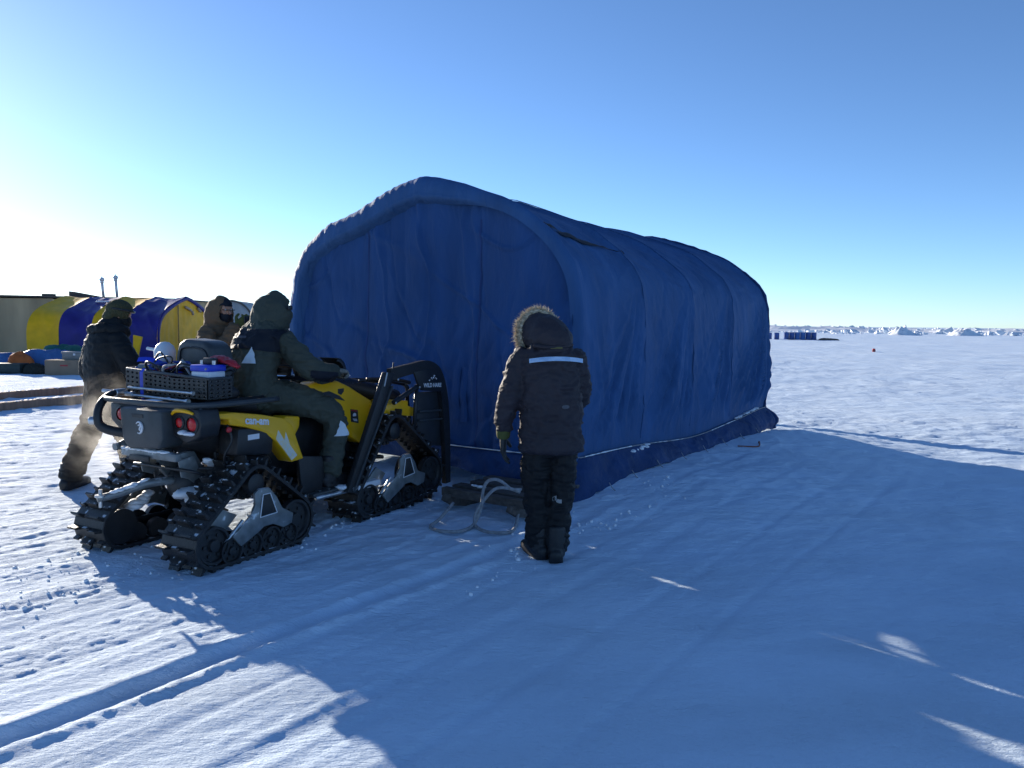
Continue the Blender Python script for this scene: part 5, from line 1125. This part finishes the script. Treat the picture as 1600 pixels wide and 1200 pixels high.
tag(obj('roof_block', MB().box((0, 0, .05), (.42, .3, .09), None, .01), M_plyr, None, 30, (-19.0, 32.4, 2.50)), 'small dark wooden block lying flat on the hut roof edge', 'block')
M_pipe = mat('galvanised_pipe', (.58, .60, .63), .45, .2, 8, metal=.25)
for x, zt, lab in ((-17.12, 3.18, 'shorter left chimney pipe with a round cowl on the hut'), (-16.55, 3.27, 'taller right chimney pipe with a round cowl on the hut')):
    c = empty('chimney_pipe', (x, 33.0, 2.5), 0, lab, 'chimney', 'chimney pipes on the hut')
    h = zt-2.5
    obj('pipe', MB().tube([A(.05, 0, 0), A(.02, 0, h*.5), A(0, 0, h-.02)], .055, 14), M_pipe, c, 180)
    obj('cowl', MB().ball((0, 0, h+.05), (.10, .10, .09)).cyl((0, 0, h-.10), (0, 0, h), .07), M_pipe, c, 180)
    obj('finial', MB().cyl((0, 0, h+.12), (0, 0, h+.2), .012), M_plyr, c)
# striped tent: ridge along x, rounded eaves
st = empty('striped_tent', (-13.85, 28.4, 0), 0, 'low yellow and purple striped tarpaulin tent standing before the plywood hut', 'tent')
YP = [(-2.42, .0), (-2.45, .9), (-2.40, 1.35), (-2.2, 1.68), (-1.8, 1.92), (-.9, 2.22), (-.25, 2.37), (0, 2.40), (.25, 2.37), (.9, 2.22), (1.8, 1.92), (2.2, 1.68), (2.40, 1.35), (2.45, .9), (2.42, .0)]
yq, _ = catmull(YP, np.zeros(len(YP)), 8)
tg2 = np.gradient(yq, axis=0); tg2 /= np.linalg.norm(tg2, axis=1, keepdims=True); n2 = np.stack([-tg2[:, 1], tg2[:, 0]], 1)
bx = [-2.15, -1.10, -.02, 1.05, 2.15]
for k in range(4):
    X_ = np.linspace(bx[k], bx[k+1], 40); R_ = []
    for x in X_:
        f_ = (x-bx[k])/(bx[k+1]-bx[k]); zz = yq[:, 1]
        dsp = -.07*(1-(2*f_-1)**2)*sst(0, 1, zz)+.03*ridge(x*2.0+zz*1.2, yq[:, 0]*1.6+x*.8, 0, 91+k)*(1 if k % 2 else .35)+.02*noise(x*3, zz*2, yq[:, 0], 92)
        q = yq+n2*dsp[:, None]; R_.append(np.stack([np.full(len(q), x), q[:, 0], q[:, 1]], 1))
    obj('yellow_panel' if k % 2 == 0 else 'purple_panel', MB().grid(R_), M_cp if k % 2 else M_cy, st, 180)
for sx, xx in ((1, 2.13), (-1, -2.13)):
    gy_, gz_ = np.linspace(-2.42, 2.42, 60), np.linspace(0, 1, 40); topz = np.interp(gy_, yq[:, 0][np.argsort(yq[:, 0])], yq[:, 1][np.argsort(yq[:, 0])])
    P = [[A(xx-sx*.03+.02*noise(y*2, tp_*z*2, 0, 95)+.015*ridge(y*3, tp_*z, 0, 96), y*.99, (tp_-.03)*z) for y, tp_ in zip(gy_, topz)] for z in gz_]
    ew = obj('end_wall', MB().grid(P), M_cy, st, 180)
R_ = [[A(2.16+a, y*(1-b*.055), max(.0, z-b*.11*(z > .9))) for (y, z) in yq] for a, b in ((.0, 0), (.03, .1), (.04, .5), (.02, 1), (-.03, 1))]
obj('arch_trim', MB().grid(R_), M_cp, st, 180)
for pts in ([(2.14, -.15, 2.05), (2.14, .1, 1.99), (2.14, .33, 1.93)], [(2.14, .42, 1.9), (2.14, .5, 1.78)], [(2.14, .95, 2.02), (2.14, 1.2, 1.9)]):
    obj('tape_patch', MB().tube([A(*p)+A(.02, 0, 0) for p in pts], .045, 8), mat('pale_tape', (.45, .34, .25), .7), st, 180)
obj('zip_seam', MB().tube([A(2.145, -.75, 2.1), A(2.15, -.76, 1.2), A(2.15, -.75, .1)], .02, 6), mat('tan_zip', (.40, .25, .08), .7), st, 180)
snow_lump('snow_patch', [(-.5+.09*k, -1.0+.02*k, 2.19) for k in range(4)], .05, st, 41)
# white dome tent far behind the brown figure
YD = A((-.95, 0), (-1.0, .8), (-.9, 1.45), (-.55, 2.0), (0, 2.2), (.55, 2.0), (.9, 1.45), (1.0, .8), (.95, 0)).reshape(-1, 2); YD = YD*A(.8, 1); yd, _ = catmull(YD, np.zeros(len(YD)), 6)
wt = empty('pale_arch_tent', (-8.75, 24.6, 0), math.radians(8), 'pale grey white arched tent end showing behind the person in brown', 'tent')
obj('cover', MB().grid([[A(y, x, z*(1+.01*noise(x*2, y*2))) for y, z in yd] for x in np.linspace(0, 3.2, 12)]), cloth('pale_canvas', (.42, .42, .40), 400, .8), wt, 180)
obj('end_wall', MB().grid([[A(y*.99, .02+.02*noise(y*3, z*f_*3, 0, 4), z*f_*.99) for y, z in yd] for f_ in np.linspace(0, 1, 14)]), cloth('pale_canvas_end', (.34, .34, .33), 400, .8), wt, 180)
obj('arch_rib', MB().tube([A(y, -.01, z) for y, z in yd], .03, 8), M_plyr, wt, 180)
# clutter in front of the hut
def heap(name, label, cat, loc, rx, ry, h, m, seed, k=1., parent=None):
    a = np.linspace(0, 2*math.pi, 56, endpoint=False); R_ = []
    for e in np.linspace(0, 1, 20):
        rr = 1-e**2.2*.98; z = h*(1-(1-e)**2.0)
        nn = 1+.14*noise(np.cos(a)*2+e, np.sin(a)*2, seed, seed)+.05*ridge(np.cos(a)*5, np.sin(a)*5, e*4, seed)
        R_.append(np.stack([np.cos(a)*rx*rr*nn, np.sin(a)*ry*rr*nn, z*(1+k*.22*noise(np.cos(a)*rr*2.2, np.sin(a)*rr*2.2, seed, seed+2)+.05*ridge(np.cos(a)*rr*6, e*5, 0, seed))+0*a], 1))
    o = obj(name, MB().rings(R_, cap=True), m, None, 180, loc); return tag(o, label, cat)
M_bt = cloth('blue_tarp_heap', (.06, .15, .34), 300, .5, .2, .5, 7)
heap('tarp_heap', 'large heap of gear under a crumpled blue tarp before the yellow tent end', 'tarp heap', (-14.0, 24.0, -.02), 1.15, .65, .62, M_bt, 3)
heap('tarp_heap', 'lower blue tarp heap at the very left edge of the photo behind the orange bag', 'tarp heap', (-15.6, 24.2, -.02), .75, .6, .50, M_bt, 8)
heap('green_sheet', 'dark green plastic sheet peeping over the top of the blue tarp heap', 'sheet', (-14.0, 24.55, .0), .85, .35, .70, mat('green_sheet', (.02, .12, .09), .5, .3, 5, .3, 20), 5)
heap('orange_bag', 'faded orange bag slumped in front of the blue tarp', 'bag', (-14.55, 23.3, .18), .36, .25, .38, cloth('orange_fabric', (.50, .13, .035), 400, .8, .2, .5, 8), 11)
pb = empty('pallet_box', (-14.75, 22.95, 0), .05, 'low dark grey green crate under the orange bag', 'crate')
obj('box_body', MB().box((0, 0, .13), (1.0, .5, .24), None, .02), mat('dark_green_crate', (.035, .05, .045), .6, .3, 8), pb, 40); obj('lid', MB().box((0, 0, .262), (1.04, .53, .035), None, .01), mat('crate_lid', (.05, .065, .06), .6, .3, 8), pb, 40)
for x in (-.5, .5): obj('handle', MB().tube([A(x, -.08, .18), A(x*1.06, -.05, .17), A(x*1.06, .05, .17), A(x, .08, .18)], .012, 6, 3), M_pl, pb, 180)
heap('dark_bag', 'dark olive soft bag lying right of the orange bag', 'bag', (-13.95, 22.95, -.01), .35, .25, .30, cloth('dark_olive_bag', (.03, .032, .025), 400, .8, .3, .5, 8), 14)
M_card = mat('cardboard', (.27, .19, .125), .85, .12, 5, .15, 40)
cb = empty('cardboard_box', (-12.72, 22.5, 0), -.06, 'brown cardboard box with a red printed bar standing on the snow', 'box')
obj('box_body', MB().box((0, 0, .21), (.98, .6, .42), None, .006), M_card, cb)
obj('print_bar', MB().box((.08, -.302, .27), (.22, .004, .04)), M_redp, cb); obj('tape', MB().box((0, 0, .4225), (.98, .06, .003)), mat('brown_tape', (.33, .24, .14), .4), cb)
gb = empty('grey_box', (-12.55, 22.75, .42), .05, 'grey storage box with rounded lid on top of the cardboard box', 'box')
obj('box_body', MB().box((0, 0, .09), (.70, .45, .18), None, .02), mat('grey_box_plastic', (.21, .21, .20), .6), gb, 40); obj('lid', MB().box((0, 0, .20), (.74, .48, .06), None, .025, 3), mat('grey_lid_plastic', (.27, .26, .25), .6), gb, 40); obj('latch', MB().box((0, -.235, .15), (.06, .02, .06), None, .005), M_wht, gb)
for k, (x, tl, lab) in enumerate(((-17.62, .02, 'left pinkish plank leaning on the plywood wall'), (-17.40, -.05, 'middle pinkish plank leaning on the plywood wall'), (-17.2, -.09, 'right pinkish plank leaning on the plywood wall beside the yellow tent'))):
    o = tag(obj('leaning_plank', MB().box((0, 0, .65), (.15, .035, 1.35), None, .005), mat('pink_board', (.32, .22, .19), .8, .2, 6), None, 30, (x, 31.55, 0)), lab, 'plank', 'planks leaning on the hut'); o.rotation_euler = (-.2, tl, 0)
for x, r, lab in ((-12.15, -.05, 'left yellow plastic wedge panel standing behind the person in black'), (-11.82, .10, 'right yellow plastic wedge panel standing behind the person in black')):
    o = tag(obj('yellow_panel_board', MB().prism([(-.13, 1.02), (.14, .99), (.05, .12), (-.01, .0), (-.06, .12)], 1, -.05, .05, .012), M_cy, None, 30, (x, 24.6, .08)), lab, 'panel', 'yellow wedge panels'); o.rotation_euler = (-.06, r, 0)
# long timbers on the snow
M_tim = mat('brown_timber', (.30, .165, .105), .8, .25, 2.5, .4, 40, stretch=(6, 6, .6))
dirb = nrm(A(2.1, 5.2, 0))
for (p0, L, lab) in (((-9.55, 10.95), 9.2, 'nearer long brown timber beam lying on the snow'), ((-11.0, 12.2), 9.6, 'farther long brown timber beam lying on the snow, hidden behind the nearer one')):
    c = A(*p0, 0)+dirb*L/2
    Rz = np.stack([dirb, np.cross(A(0, 0, 1), dirb), A(0, 0, 1)], 1)
    b = tag(obj('timber_beam', MB().box((0, 0, 0), (L, .18, .20), Rz, .006), M_tim, None, 30, (c[0], c[1], .07)), lab, 'beam', 'timber beams on the snow')
    snow_lump('snow_patch', [dirb*t_+A(.05*math.sin(9*t_), 0, .10) for t_ in np.linspace(-L/2+.1, L/2-.1, 60)], .05, b, 51, .10)
# ------------------------------------------------------------------ far right: drums, red marker
M_drum = mat('blue_drum', (.022, .08, .28), .4, .3, 3, .1, 30)
M_drl = mat('light_blue_drum', (.03, .13, .38), .4, .2, 3, .1, 30)
def drum(loc, label, m=M_drum):
    d = empty('oil_drum', loc, RNG.uniform(0, 3), label, 'drum', 'blue drums on the ice')
    pr = [(0, 0), (0, .29), (.02, .30)]
    for z in (.28, .30, .32, .56, .58, .60): pr.append((z, .31 if abs(z-.30) < .005 or abs(z-.58) < .005 else .29))
    obj('shell', MB().lathe((0, 0, 0), (0, 0, 1), pr+[(.80, .29), (.82, .30), (.82, .27), (.805, .27), (.805, 0)], 20), m, d, 40)
    obj('bung', MB().cyl((.15, 0, .80), (.15, 0, .83), .04, seg=10), M_pl, d)
    return d
drum((29.15, 89.6, 0), 'leftmost dark blue drum half hidden by the blue tent edge'); drum((30.0, 89.6, 0), 'dark blue drum just right of the tent edge, left of the gap')
for k, (x, lab, m) in enumerate(((31.45, 'first dark blue drum right of the gap in the row', M_drum), (32.05, 'second dark blue drum right of the gap in the row', M_drum), (32.65, 'brighter blue drum in the middle of the row', M_drl), (33.25, 'blue drum right of the brightest one', M_drl), (33.85, 'second last dark blue drum of the row', M_drum), (34.45, 'last dark blue drum at the right end of the row', M_drum))): drum((x, 90.6-.08*k, .06), lab, m)
for x0, L, lab in ((30.9, 2.6, 'left dark wooden pallet under the row of blue drums'), (33.55, 2.4, 'right dark wooden pallet under the row of blue drums')):
    p = empty('pallet', (x0+L/2, 90.3, 0), 0, lab, 'pallet', 'pallets under the drums')
    for y in (-.5, -.17, .17, .5): obj('deck_board', MB().box((0, y, .04), (L, .22, .035)), M_plyr, p)
    for x in (-.45*L, 0, .45*L): obj('bearer', MB().box((x, 0, -.03), (.10, 1.2, .10)), M_plyr, p)
heap('dark_debris', 'dark low scrap heap at the right end of the drum row', 'debris', (35.9, 89.6, -.02), 1.1, .5, .28, M_plyr, 21)
rm = empty('red_marker', (22.3, 48.6, 0), 0, 'small red and dark marker can alone on the snow at right', 'marker')
obj('can', MB().lathe((0, 0, 0), (0, 0, 1), [(0, 0), (0, .09), (.10, .10), (.25, .09), (.27, 0)], 14), M_redp, rm, 40); obj('band', MB().lathe((0, 0, .10), (0, 0, 1), [(0, .103), (.05, .106), (.06, .0)], 14), M_pl, rm, 40)
# ------------------------------------------------------------------ exhaust vapour drifting from the quad bike
mb = MB()
for c, r in (((-3.10, 6.10, .66), (.52, .52, .50)), ((-3.3, 6.3, .52), (.32, .34, .30)), ((-3.0, 6.1, .95), (.36, .36, .34))): mb.ball(A(*c)-A(-3.1, 6.1, .6), r)
me = fuse(mb, .03, 4); wrinkle(me, .03, 3, 1, 3)
vm = bpy.data.materials.new('exhaust_vapour'); vm.use_nodes = True; nt = vm.node_tree; nt.nodes.remove(nt.nodes['Principled BSDF'])
pv = nt.nodes.new('ShaderNodeVolumePrincipled'); pv.inputs['Color'].default_value = (.95, .93, .9, 1); pv.inputs['Anisotropy'].default_value = .55
tc = nt.nodes.new('ShaderNodeTexCoord'); nz = nt.nodes.new('ShaderNodeTexNoise'); nz.inputs['Scale'].default_value = 6.0; nz.inputs['Detail'].default_value = 4; nz.inputs['Distortion'].default_value = .8
nt.links.new(tc.outputs['Object'], nz.inputs['Vector']); mr = nt.nodes.new('ShaderNodeMapRange'); mr.inputs['From Min'].default_value = .44; mr.inputs['From Max'].default_value = .66; mr.inputs['To Max'].default_value = 1.3
nt.links.new(nz.outputs['Fac'], mr.inputs['Value']); dn = nt.nodes.new('ShaderNodeVectorMath'); dn.operation = 'DISTANCE'; dn.inputs[1].default_value = (.5, .5, .5); nt.links.new(tc.outputs['Generated'], dn.inputs[0])
fo = nt.nodes.new('ShaderNodeMapRange'); fo.interpolation_type = 'SMOOTHSTEP'; fo.inputs['From Min'].default_value = .08; fo.inputs['From Max'].default_value = .44; fo.inputs['To Min'].default_value = 1; fo.inputs['To Max'].default_value = 0; nt.links.new(dn.outputs['Value'], fo.inputs['Value'])
mu = nt.nodes.new('ShaderNodeMath'); mu.operation = 'MULTIPLY'; nt.links.new(mr.outputs[0], mu.inputs[0]); nt.links.new(fo.outputs[0], mu.inputs[1]); nt.links.new(mu.outputs[0], pv.inputs['Density']); nt.links.new(pv.outputs[0], nt.nodes['Material Output'].inputs['Volume'])
tag(obj('exhaust_vapour', me, vm, None, 180, (-3.1, 6.1, .6)), kind='stuff')
